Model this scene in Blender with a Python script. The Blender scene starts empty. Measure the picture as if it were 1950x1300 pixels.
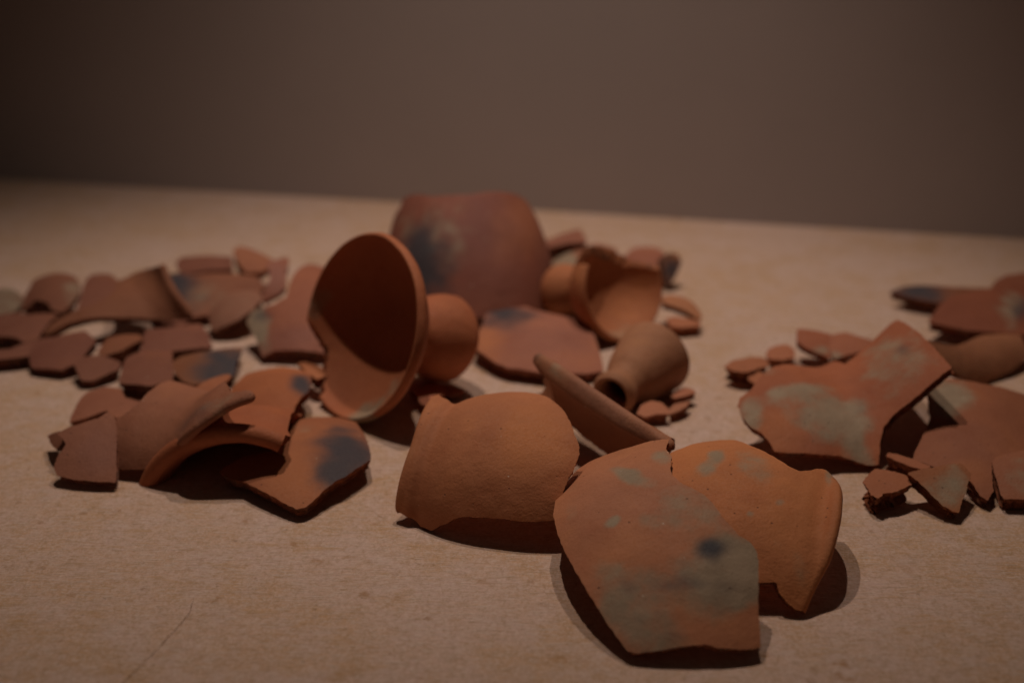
import bpy, bmesh, math, random
import numpy as np
from mathutils import Vector, Matrix, noise as mn
from mathutils.geometry import delaunay_2d_cdt
sc = bpy.context.scene
col = sc.collection
R = math.radians
# ------------------------------------------------------------------ camera
CAM_H, PITCH = 0.36, 20.6
cd = bpy.data.cameras.new('camera'); cam = bpy.data.objects.new('camera', cd); col.objects.link(cam)
cam.location = (0, 0, CAM_H); cam.rotation_euler = (R(90 - PITCH), 0, 0)
cd.sensor_width = 36; cd.lens = 36 * 2400 / 1950; cd.clip_start = .02; cd.clip_end = 20
cd.dof.use_dof = True; cd.dof.focus_distance = 0.70; cd.dof.aperture_fstop = 3.4; cd.dof.aperture_blades = 0
sc.camera = cam
# ------------------------------------------------------------------ light of the display case
w = bpy.data.worlds.new('World'); sc.world = w; w.use_nodes = True
bg = w.node_tree.nodes['Background']; bg.inputs[0].default_value = (1, .80, .66, 1); bg.inputs[1].default_value = .015
def spot(name, loc, tgt, energy, size, blend, rad, c):
    l = bpy.data.lights.new(name, 'SPOT'); o = bpy.data.objects.new(name, l); col.objects.link(o)
    o.location = loc; d = Vector(tgt) - Vector(loc); o.rotation_euler = d.to_track_quat('-Z', 'Y').to_euler()
    l.energy = energy; l.spot_size = R(size); l.spot_blend = blend; l.shadow_soft_size = rad; l.color = c
    return o
spot('case_lamp', (-.14, .99, 1.30), (-.11, .98, 0), 20.8, 70, 1.0, .012, (1, .84, .70))
spot('case_lamp', (.11, 1.09, 1.26), (.07, .99, 0), 16.6, 64, 1.0, .012, (1, .84, .70))
sc.view_settings.view_transform = 'Standard'; sc.view_settings.look = 'None'
sc.view_settings.exposure = 0; sc.view_settings.gamma = 1
sc.cycles.use_denoising = True
# ------------------------------------------------------------------ materials
class NT:
    def __init__(s, name):
        s.m = bpy.data.materials.new(name); s.m.use_nodes = True; s.t = s.m.node_tree; s.t.nodes.clear()
        s.out = s.n('ShaderNodeOutputMaterial'); s.b = s.n('ShaderNodeBsdfPrincipled'); s.l(s.b.outputs[0], s.out.inputs[0])
        s.tc = s.n('ShaderNodeTexCoord')
    def n(s, k, **p):
        x = s.t.nodes.new(k)
        for a, b in p.items(): setattr(x, a, b)
        return x
    def l(s, a, b): s.t.links.new(a, b)
    def put(s, v, inp):
        if hasattr(v, 'is_output'): s.l(v, inp)
        else: inp.default_value = v
    def mapping(s, scale=(1, 1, 1), rot=(0, 0, 0), src=None):
        x = s.n('ShaderNodeMapping'); s.l(src or s.tc.outputs['Object'], x.inputs[0])
        x.inputs['Scale'].default_value = scale; x.inputs['Rotation'].default_value = rot
        return x.outputs[0]
    def noise(s, scale, detail=4, rough=.55, vec=None, dist=0.0):
        x = s.n('ShaderNodeTexNoise'); s.l(vec or s.tc.outputs['Object'], x.inputs['Vector'])
        x.inputs['Scale'].default_value = scale; x.inputs['Detail'].default_value = detail
        x.inputs['Roughness'].default_value = rough; x.inputs['Distortion'].default_value = dist
        return x.outputs[0]
    def voro(s, scale, vec=None):
        x = s.n('ShaderNodeTexVoronoi'); s.l(vec or s.tc.outputs['Object'], x.inputs['Vector']); x.inputs['Scale'].default_value = scale
        return x
    def ramp(s, v, a, b, lo=0.0, hi=1.0, smooth=True):
        x = s.n('ShaderNodeMapRange'); x.interpolation_type = 'SMOOTHSTEP' if smooth else 'LINEAR'
        s.put(v, x.inputs[0]); x.inputs[1].default_value = a; x.inputs[2].default_value = b; x.inputs[3].default_value = lo; x.inputs[4].default_value = hi
        return x.outputs[0]
    def math(s, op, a, b=0.0):
        x = s.n('ShaderNodeMath', operation=op); s.put(a, x.inputs[0]); s.put(b, x.inputs[1]); return x.outputs[0]
    def mix(s, f, a, b, mode='MIX'):
        x = s.n('ShaderNodeMix', data_type='RGBA', blend_type=mode)
        s.put(f, x.inputs[0]); s.put(a, x.inputs[6]); s.put(b, x.inputs[7]); return x.outputs[2]
    def bump(s, h, strength, dist, nrm=None):
        x = s.n('ShaderNodeBump'); s.put(h, x.inputs['Height']); x.inputs['Strength'].default_value = strength; x.inputs['Distance'].default_value = dist
        if nrm: s.l(nrm, x.inputs['Normal'])
        return x.outputs[0]

def clay_mat():
    t = NT('terracotta')
    oc = t.n('ShaderNodeObjectInfo').outputs['Color']
    st = t.n('ShaderNodeAttribute', attribute_name='stain')
    sp = t.n('ShaderNodeSeparateColor'); t.l(st.outputs['Color'], sp.inputs[0])
    pk = st.outputs['Alpha']
    big = t.noise(22, 3); mid = t.noise(90, 5, .62); fin = t.noise(700, 4, .65); gr = t.noise(2600, 2, .6)
    base = t.mix(t.ramp(big, .3, .7), t.mix(1.0, oc, (.90, .86, .84, 1), 'MULTIPLY'), t.mix(1.0, oc, (1.07, 1.04, 1.0, 1), 'MULTIPLY'))
    base = t.mix(t.ramp(t.noise(38, 4, .6), .50, .72, 0, .55), base, t.mix(1.0, base, (1.12, 1.12, .98, 1), 'MULTIPLY'))
    base = t.mix(t.ramp(t.noise(30, 3, .6), .30, .48, .45, 0), base, t.mix(1.0, base, (.92, .80, .76, 1), 'MULTIPLY'))
    base = t.mix(t.ramp(mid, .46, .72, 0, .40), base, t.mix(1.0, base, (.80, .74, .70, 1), 'MULTIPLY'))
    base = t.mix(t.math('MULTIPLY', sp.outputs[2], .9), base, (.60, .215, .075, 1))
    base = t.mix(t.math('MULTIPLY', pk, .8), base, t.mix(1.0, base, (.90, 1.02, 1.32, 1), 'MULTIPLY'))
    # ash clouds with ragged borders
    av = t.math('ADD', sp.outputs[0], t.math('MULTIPLY', t.math('SUBTRACT', t.noise(75, 4, .62), .5), 1.0))
    ash = t.mix(t.ramp(t.noise(60, 4), .35, .65), (.36, .285, .20, 1), (.29, .235, .165, 1))
    base = t.mix(t.ramp(av, .22, .88, 0, .84), base, ash)
    sv = t.math('ADD', sp.outputs[1], t.math('MULTIPLY', t.math('SUBTRACT', t.noise(110, 4, .6), .5), .28))
    base = t.mix(t.ramp(sv, .12, .95, 0, .94), base, (.050, .048, .060, 1))
    # grain, pits, pale grit
    base = t.mix(t.ramp(fin, .52, .75, 0, .35), base, t.mix(1.0, base, (.72, .66, .62, 1), 'MULTIPLY'))
    base = t.mix(t.ramp(gr, .58, .8, 0, .30), base, t.mix(1.0, base, (1.28, 1.25, 1.2, 1), 'MULTIPLY'))
    vo = t.voro(230); rnd = t.n('ShaderNodeSeparateColor'); t.l(vo.outputs['Color'], rnd.inputs[0])
    grit = t.math('MULTIPLY', t.ramp(vo.outputs['Distance'], .07, .12, 1, 0), t.ramp(rnd.outputs[0], .972, .976))
    vp = t.voro(330); rp = t.n('ShaderNodeSeparateColor'); t.l(vp.outputs['Color'], rp.inputs[0])
    pit = t.math('MULTIPLY', t.ramp(vp.outputs['Distance'], .12, .26, 1, 0), t.ramp(rp.outputs[1], .95, .955))
    base = t.mix(t.math('MULTIPLY', grit, .75), base, (.78, .66, .55, 1))
    base = t.mix(t.math('MULTIPLY', pit, .6), base, (.10, .05, .035, 1))
    t.l(base, t.b.inputs['Base Color'])
    t.l(t.ramp(fin, .3, .7, .62, .85), t.b.inputs['Roughness']); t.b.inputs['Specular IOR Level'].default_value = .32
    h = t.math('ADD', t.math('MULTIPLY', mid, .9), t.math('ADD', t.math('MULTIPLY', fin, .32), t.math('ADD', t.math('MULTIPLY', gr, .10), t.math('MULTIPLY', pit, -.35))))
    t.l(t.bump(h, .75, .0012), t.b.inputs['Normal'])
    return t.m
def break_mat():
    t = NT('fractured_clay')
    oc = t.n('ShaderNodeObjectInfo').outputs['Color']
    a = t.noise(260, 6, .7); b = t.noise(900, 4, .7); c = t.noise(70, 3)
    base = t.mix(t.ramp(a, .35, .65), t.mix(1.0, oc, (.50, .40, .36, 1), 'MULTIPLY'), t.mix(1.0, oc, (.98, .88, .82, 1), 'MULTIPLY'))
    base = t.mix(t.ramp(c, .48, .66, 0, .5), base, (.12, .075, .055, 1))
    vo = t.voro(420); rnd = t.n('ShaderNodeSeparateColor'); t.l(vo.outputs['Color'], rnd.inputs[0])
    grit = t.math('MULTIPLY', t.ramp(vo.outputs['Distance'], .2, .3, 1, 0), t.ramp(rnd.outputs[0], .90, .91))
    base = t.mix(t.math('MULTIPLY', grit, .6), base, (.62, .50, .42, 1))
    t.l(base, t.b.inputs['Base Color']); t.b.inputs['Roughness'].default_value = .9; t.b.inputs['Specular IOR Level'].default_value = .25
    t.l(t.bump(t.math('ADD', a, t.math('MULTIPLY', b, .4)), .9, .002), t.b.inputs['Normal'])
    return t.m
def board_mat():
    t = NT('flecked_paper_board')
    # warm pulp board: ochre clouds, dense fine mottling, fibres lying mostly across, soft tan flecks
    big = t.noise(5.0, 4, .55); cloud = t.noise(15, 5, .65); mid = t.noise(45, 5, .6)
    base = t.mix(t.ramp(big, .35, .66), (.645, .44, .37, 1), (.60, .365, .235, 1))
    base = t.mix(t.ramp(cloud, .44, .64, 0, .7), base, (.56, .325, .175, 1))
    base = t.mix(t.ramp(mid, .42, .64, 0, .55), base, (.65, .46, .41, 1))
    # grain a few millimetres across, stretched along the fibre direction
    g1 = t.noise(1.0, 5, .7, t.mapping((230, 170, 200), (0, 0, R(25))), .5)
    g2 = t.noise(1.0, 4, .7, t.mapping((560, 420, 400), (0, 0, R(-22))), .6)
    base = t.mix(t.ramp(g1, .44, .62, 0, .48), base, (.44, .275, .165, 1))
    base = t.mix(t.ramp(g2, .46, .62, 0, .50), base, (.73, .55, .47, 1))
    base = t.mix(t.ramp(g2, .30, .44, .40, 0), base, (.38, .235, .15, 1))
    hsum = t.math('ADD', g1, g2)
    for sx, sy, rot, c, lo, hi, amt in (
            (90, 420, R(12), (.42, .25, .12, 1), .56, .70, .35), (80, 900, R(-28), (.76, .60, .52, 1), .55, .70, .40),
            (100, 800, R(40), (.72, .56, .48, 1), .54, .70, .50), (100, 900, R(72), (.40, .26, .16, 1), .56, .72, .35),
            (90, 900, R(-55), (.74, .58, .50, 1), .55, .70, .45), (30, 110, R(14), (.50, .28, .11, 1), .58, .74, .38)):
        n_ = t.noise(1.0, 3, .55, t.mapping((sx, sy, 200), (0, 0, rot)), .9)
        m_ = t.ramp(n_, lo, hi); base = t.mix(t.math('MULTIPLY', m_, amt), base, c); hsum = t.math('ADD', hsum, t.math('MULTIPLY', m_, .6))
    for sc_, sx, thr, c, amt, r0, r1 in ((70, .75, .86, (.36, .17, .06, 1), .60, .02, .34), (135, .8, .88, (.30, .15, .075, 1), .55, .02, .36), (34, .6, .86, (.44, .23, .08, 1), .55, .0, .30), (240, 1, .93, (.20, .12, .08, 1), .5, .05, .34)):
        warp = t.n('ShaderNodeVectorMath', operation='ADD'); ns = t.n('ShaderNodeTexNoise'); t.l(t.tc.outputs['Object'], ns.inputs['Vector']); ns.inputs['Scale'].default_value = sc_ * 2.2; ns.inputs['Detail'].default_value = 4
        sub = t.n('ShaderNodeVectorMath', operation='SCALE'); t.l(ns.outputs['Color'], sub.inputs[0]); sub.inputs['Scale'].default_value = 1.1 / sc_
        t.l(t.tc.outputs['Object'], warp.inputs[0]); t.l(sub.outputs[0], warp.inputs[1])
        v = t.voro(sc_, t.mapping((sx, 1, 1), (0, 0, R(9)), warp.outputs[0])); rn = t.n('ShaderNodeSeparateColor'); t.l(v.outputs['Color'], rn.inputs[0])
        f = t.math('MULTIPLY', t.ramp(v.outputs['Distance'], r0, r1, 1, 0), t.ramp(rn.outputs[0], thr, thr + .08))
        base = t.mix(t.math('MULTIPLY', f, amt), base, c)
    t.l(base, t.b.inputs['Base Color']); t.b.inputs['Roughness'].default_value = .88; t.b.inputs['Specular IOR Level'].default_value = .2
    t.l(t.bump(hsum, .5, .0007), t.b.inputs['Normal'])
    return t.m
def wall_mat():
    t = NT('matt_grey_brown_paint')
    base = t.mix(t.ramp(t.noise(3, 4), .3, .7), (.375, .312, .298, 1), (.405, .335, .32, 1))
    base = t.mix(t.ramp(t.noise(60, 4), .5, .8, 0, .2), base, (.35, .288, .278, 1))
    t.l(base, t.b.inputs['Base Color']); t.b.inputs['Roughness'].default_value = .85
    t.l(t.bump(t.noise(300, 4), .2, .0008), t.b.inputs['Normal'])
    return t.m
CLAY, BREAK, BOARD, WALL = clay_mat(), break_mat(), board_mat(), wall_mat()

# ------------------------------------------------------------------ setting
def mesh_obj(name, verts, faces, mat, parent=None, smooth=False):
    me = bpy.data.meshes.new(name); me.from_pydata([tuple(v) for v in verts], [], faces); me.update()
    if smooth: me.polygons.foreach_set('use_smooth', [True] * len(me.polygons))
    me.materials.append(mat); o = bpy.data.objects.new(name, me); col.objects.link(o); o.parent = parent
    return o
WA, WB = Vector((-.62, 1.527, 0)), Vector((.52, 1.262, 0))          # foot of the back wall as seen left and right
wd = (WB - WA).normalized(); wn = Vector((wd.y, -wd.x, 0))
p0, p1 = WA - wd * 1.6, WB + wd * 1.6
NX, NY = 120, 90
vs, fs = [], []
for j in range(NY + 1):
    for i in range(NX + 1):
        fx = i / NX; x = -1.7 + 3.4 * fx
        yb = WA.y + (x - WA.x) * wd.y / wd.x
        y = -.6 + (yb + .6) * j / NY
        vs.append((x, y, .0006 * (mn.noise(Vector((x * 5, y * 5, 1.3))) - .3) * (1 if j < NY - 3 else 0) - .0004))
for j in range(NY):
    for i in range(NX):
        a = j * (NX + 1) + i; fs.append((a, a + 1, a + NX + 2, a + NX + 1))
table = mesh_obj('table_top', vs, fs, BOARD, smooth=True); table['kind'] = 'structure'
# a hairline crack in the board, lower left
ck = []
pts = CRACK = [(-0.1676, 0.5761), (-0.1666, 0.5615), (-0.1683, 0.5508), (-0.1713, 0.5414), (-0.1745, 0.5287), (-0.1786, 0.5159), (-0.1826, 0.5041), (-0.1849, 0.4992)]
cv, cf = [], []
rnd = random.Random(4)
fine = []
for i in range(len(pts) - 1):
    for k in range(6):
        f = k / 6; fine.append((pts[i][0] + (pts[i + 1][0] - pts[i][0]) * f + rnd.uniform(-.0003, .0003), pts[i][1] + (pts[i + 1][1] - pts[i][1]) * f))
for i, (x, y) in enumerate(fine):
    wd_ = .00013 * (.5 + rnd.random()) * min(1, i / 6 + .2); cv += [(x - wd_, y, .0002), (x + wd_, y, .0002)]
    if i: cf.append((2 * i - 2, 2 * i - 1, 2 * i + 1, 2 * i))
mc = NT('crack_dirt'); mc.b.inputs['Base Color'].default_value = (.20, .10, .05, 1); mc.b.inputs['Roughness'].default_value = .95
mesh_obj('crack', cv, cf, mc.m, table)
wv = []; th = wn * -.03
for a in (p0, p1, p1 + th, p0 + th):
    wv += [(a.x, a.y, -.02), (a.x, a.y, 1.5)]
wall = mesh_obj('back_wall', wv, [(0, 2, 3, 1), (2, 4, 5, 3), (4, 6, 7, 5), (6, 0, 1, 7), (1, 3, 5, 7), (0, 6, 4, 2)], WALL); wall['label'] = 'plain grey brown wall rising behind the table of sherds'; wall['category'] = 'wall'

# ------------------------------------------------------------------ sherd builder
def spl(pts, x):
    p = np.asarray(pts, float); X, Y = p[:, 0], p[:, 1]
    m = np.gradient(Y, X); x = np.clip(x, X[0], X[-1]); i = np.clip(np.searchsorted(X, x) - 1, 0, len(X) - 2)
    h = X[i + 1] - X[i]; t = (x - X[i]) / h
    return (2*t**3-3*t*t+1)*Y[i] + (t**3-2*t*t+t)*h*m[i] + (-2*t**3+3*t*t)*Y[i+1] + (t**3-t*t)*h*m[i+1]
def surface(d):
    O, U, V, N = (np.array(d[k]) for k in 'OUVN')
    if d['kind'] == 'dome':
        ku, kv = d['k']
        def P(u, v):
            r = np.sqrt(u * u + v * v) + 1e-9; kk = (ku * u * u + kv * v * v) / (r * r); kk = np.where(np.abs(kk) < 1e-3, 1e-3, kk)
            a = np.clip(r * kk, -2.2, 2.2); q = np.sin(a) / (kk * r)
            return O + (u * q)[:, None] * U + (v * q)[:, None] * V + ((np.cos(a) - 1) / kk)[:, None] * N
    else:
        R0 = d['R']
        def P(u, v):
            rr = R0 + spl(d['prof'], u); f = v / R0
            return O + u[:, None] * U + (rr * np.sin(f))[:, None] * V + (rr * np.cos(f) - R0)[:, None] * N
    def Nn(u, v):
        e = 2e-4
        n = np.cross(P(u + e, v) - P(u - e, v), P(u, v + e) - P(u, v - e)); return n / (np.linalg.norm(n, axis=1, keepdims=True) + 1e-12)
    return P, Nn
def nz(p, s, o=0.0): return mn.noise(Vector((p[0] * s + o, p[1] * s + o * 1.7, p[2] * s - o)))
def outline(poly, step, ja, seed):
    pts = [(np.array(p[:2], float), p[2]) for p in poly]
    # one or two corner-cutting passes (worn corners; lips are smooth)
    for it in range(2):
        q = []
        n = len(pts)
        for i in range(n):
            (a, fa), (b, fb) = pts[i], pts[(i + 1) % n]
            if fa == 'r' and fb == 'r':
                q.append((a + (b - a) * .25, 'r')); q.append((b - (b - a) * .25, 'r'))
            elif it == 0:
                q.append((a + (b - a) * .06, fa)); q.append((b - (b - a) * .06, fb))
            else: q.append((a, fa)); q.append((b, fb))
        pts = q
    out = []; acc = 0.0; n = len(pts)
    for i in range(n):
        (a, fa), (b, fb) = pts[i], pts[(i + 1) % n]
        L = float(np.hypot(*(b - a)))
        if L < 1e-6: continue
        k = max(1, int(round(L / step))); t = (b - a) / L; nn = np.array((t[1], -t[0]))
        fl = 'r' if fa == 'r' and fb == 'r' else 'b'
        for j in range(k):
            p = a + (b - a) * (j / k)
            if fl == 'b':
                s = acc + L * j / k
                o = (mn.noise(Vector((s * 230, seed, 0))) * .55 + mn.noise(Vector((s * 700, seed, 5))) * .38 + mn.noise(Vector((s * 90, seed, 9))) * .5) * ja
                p = p + nn * o
            out.append((p, fl))
        acc += L
    # drop near-coincident
    res = [out[0]]
    for p in out[1:]:
        if np.hypot(*(p[0] - res[-1][0])) > step * .35: res.append(p)
    if np.hypot(*(res[0][0] - res[-1][0])) < step * .35: res.pop()
    return res
def inside(poly, x, y):
    c = np.zeros(len(x), bool); n = len(poly); j = n - 1
    for i in range(n):
        xi, yi = poly[i]; xj, yj = poly[j]
        c ^= ((yi > y) != (yj > y)) & (x < (xj - xi) * (y - yi) / ((yj - yi) + 1e-12) + xi); j = i
    return c
def paint_of(d, u, v, nseed):
    n = len(u); ch = {'A': np.zeros(n), 'S': np.zeros(n), 'O': np.zeros(n), 'P': np.zeros(n)}
    wu = np.array([mn.noise(Vector((a * 70, b * 70, nseed))) for a, b in zip(u, v)]); wv = np.array([mn.noise(Vector((a * 70, b * 70, nseed + 7))) for a, b in zip(u, v)])
    for c, pu, pv, M, st in d['paint']:
        M = np.array(M).reshape(2, 2)
        q = M @ np.stack([u - pu, v - pv]); q = q + np.stack([wu, wv]) * .34
        r2 = (q * q).sum(0); f = st * (np.exp(-(r2 ** 1.5) * .8) if c != 'S' else np.exp(-r2 * .95))
        ch[c] = 1 - (1 - ch[c]) * (1 - f)
    return np.stack([ch['A'], ch['S'], ch['O'], ch['P']], 1)
def link(name, root, org, verts, faces, nrm, stain, colr, mat, smooth=True):
    used = sorted({i for f in faces for i in f}); mp = {g: k for k, g in enumerate(used)}
    me = bpy.data.meshes.new(name); me.from_pydata([tuple(verts[i] - org) for i in used], [], [tuple(mp[i] for i in f) for f in faces]); me.update()
    me.polygons.foreach_set('use_smooth', [smooth] * len(me.polygons))
    if nrm is not None: me.normals_split_custom_set_from_vertices([tuple(nrm[i]) for i in used])
    if stain is not None:
        at = me.color_attributes.new('stain', 'FLOAT_COLOR', 'POINT'); at.data.foreach_set('color', np.ascontiguousarray(stain[used], dtype=np.float32).ravel())
    me.materials.append(mat); o = bpy.data.objects.new(name, me); col.objects.link(o); o.parent = root; o.color = (*colr, 1)
    return o
def vnormals(verts, faces):
    n = np.zeros_like(verts)
    for f in faces:
        for k in range(1, len(f) - 1):
            c = np.cross(verts[f[k]] - verts[f[0]], verts[f[k + 1]] - verts[f[0]])
            n[f[0]] += c; n[f[k]] += c; n[f[k + 1]] += c
    return n / (np.linalg.norm(n, axis=1, keepdims=True) + 1e-15)
def biggest_island(faces):
    par = {}
    def find(a):
        while par.setdefault(a, a) != a: par[a] = par[par[a]]; a = par[a]
        return a
    for f in faces:
        for i in f[1:]: par[find(i)] = find(f[0])
    cnt = {}
    for f in faces: cnt.setdefault(find(f[0]), []).append(f)
    if not cnt: return [], []
    best = max(cnt, key=lambda k: len(cnt[k]))
    return cnt[best], [f for k in cnt if k != best for f in cnt[k]]
def tag(o, d):
    o['label'] = d['label']; o['category'] = d['cat']
    if d.get('group'): o['group'] = d['group']
def build(d, idx):
    P, Nn = surface(d); th = d['th']; ja = .0007 * d.get('ja', 1.0)
    far = np.linalg.norm(np.array(d['O']) - np.array((0, 0, CAM_H)))
    res = .0017 if far < .85 else .0023
    seed = idx * 3.17 + .5
    ol = outline(d['poly'], res * .6, ja, seed)
    bp = np.array([p for p, f in ol]); fl = [f for p, f in ol]
    area = .5 * np.sum(bp[:, 0] * np.roll(bp[:, 1], -1) - np.roll(bp[:, 0], -1) * bp[:, 1])
    if area < 0: bp = bp[::-1].copy(); fl = [fl[(len(fl) - 2 - i) % len(fl)] for i in range(len(fl))]
    n = len(bp)
    rg = random.Random(idx)
    lo, hi = bp.min(0), bp.max(0)
    gx, gy = np.meshgrid(np.arange(lo[0], hi[0], res), np.arange(lo[1], hi[1], res * .87), indexing='ij')
    gx = gx + (np.arange(gx.shape[1]) % 2)[None, :] * res * .5
    g = np.stack([gx.ravel(), gy.ravel()], 1); rs = np.random.RandomState(idx); g = g + rs.uniform(-.18, .18, g.shape) * res
    g = g[inside(bp, g[:, 0], g[:, 1])]
    dm = np.min(np.hypot(g[:, None, 0] - bp[None, :, 0], g[:, None, 1] - bp[None, :, 1]), axis=1) if len(g) else np.zeros(0)
    g = g[dm > res * .55]
    allp = np.concatenate([bp, g])
    r = delaunay_2d_cdt([Vector(p) for p in allp], [], [list(range(n))], 1, 1e-7)
    uv = np.array([(p.x, p.y) for p in r[0]]); tris = [list(f) for f in r[2]]
    orig = r[3]; back = {}
    for k, o_ in enumerate(orig):
        for q in o_: back[q] = k
    tri2 = []
    for f in tris:
        a_, b_, c_ = uv[f[0]], uv[f[1]], uv[f[2]]
        s = (b_[0]-a_[0])*(c_[1]-a_[1]) - (b_[1]-a_[1])*(c_[0]-a_[0])
        tri2.append(f if s > 0 else f[::-1])
    u, v = uv[:, 0].copy(), uv[:, 1].copy()
    nn = Nn(u, v); pt = P(u, v)
    und = np.array([nz(p, 35, seed) * .0007 + nz(p, 110, seed) * .00022 for p in pt])
    pt = pt + nn * und[:, None]
    bt = pt - nn * (th * (1 + np.array([nz(p, 60, seed + 9) * .12 for p in pt])))[:, None]
    m = len(pt)
    verts = [*pt, *bt]
    top = [tuple(f) for f in tri2]; bot = [tuple(i + m for i in f[::-1]) for f in tri2]
    loop = [back.get(i, i) for i in range(n)]
    loop = [loop[i] for i in range(n) if loop[i] != loop[i - 1]]
    flg = {back.get(i, i): fl[i] for i in range(n)}
    L = len(loop); K = 5
    e = 2e-4
    rows = [loop]
    tang = []
    for i in range(L):
        a, b = uv[loop[i - 1]], uv[loop[(i + 1) % L]]; t = b - a; t = t / (np.hypot(*t) + 1e-12); o2 = np.array((t[1], -t[0]))
        pu = P(np.array([u[loop[i]] + e * o2[0]]), np.array([v[loop[i]] + e * o2[1]]))[0] - P(u[loop[i]:loop[i]+1], v[loop[i]:loop[i]+1])[0]
        tang.append(pu / (np.linalg.norm(pu) + 1e-12))
    for k in range(1, K):
        row = []
        s = k / K
        for i in range(L):
            g_ = loop[i]; p = pt[g_] * (1 - s) + bt[g_] * s
            if flg.get(g_, 'b') == 'r': off = th * .5 * math.sqrt(max(0, 1 - (2 * s - 1) ** 2)) * .7
            else: off = (nz(p, 330, seed) * .22 + nz(p, 900, seed + 3) * .16 - .03 - .42 * s) * th * min(1.6, d.get('ja', 1.0)) + .1 * th * math.sin(math.pi * s)
            row.append(len(verts)); verts.append(p + tang[i] * off)
        rows.append(row)
    rows.append([i + m for i in loop])
    lip, frac = [], []
    for k in range(K):
        for i in range(L):
            j = (i + 1) % L
            f = (rows[k][i], rows[k + 1][i], rows[k + 1][j], rows[k][j])
            (lip if flg.get(loop[i], 'b') == 'r' and flg.get(loop[j], 'b') == 'r' else frac).append(f)
    verts = np.array(verts)
    uu = np.concatenate([u, u, np.zeros(len(verts) - 2 * m)]); vv = np.concatenate([v, v, np.zeros(len(verts) - 2 * m)])
    for k in range(1, K):
        for i in range(L): uu[rows[k][i]] = u[loop[i]]; vv[rows[k][i]] = v[loop[i]]
    stain = paint_of(d, uu, vv, seed)
    stain[m:2 * m, :] *= .35
    nrm = vnormals(verts, top + bot + lip)
    org = np.array((d['O'][0], d['O'][1], 0.0))
    root = bpy.data.objects.new(d['name'], None); col.objects.link(root); root.location = org; root.empty_display_size = .01; tag(root, d)
    shellf = top + bot + lip
    for key, nm in (('rimu', 'rim'), ('capu', 'flap')):
        if key in d:
            lim = d[key]; sel = [f for f in shellf if np.mean([uu[i] for i in f]) > lim]; shellf = [f for f in shellf if np.mean([uu[i] for i in f]) <= lim]
            sel, rest = biggest_island(sel); shellf += rest
            if sel: link(nm, root, org, verts, sel, nrm, stain, d['col'], CLAY)
    link('wall', root, org, verts, shellf, nrm, stain, d['col'], CLAY)
    if frac: link('broken_edge', root, org, verts, frac, None, None, d['col'], BREAK, True)
    return root
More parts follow.
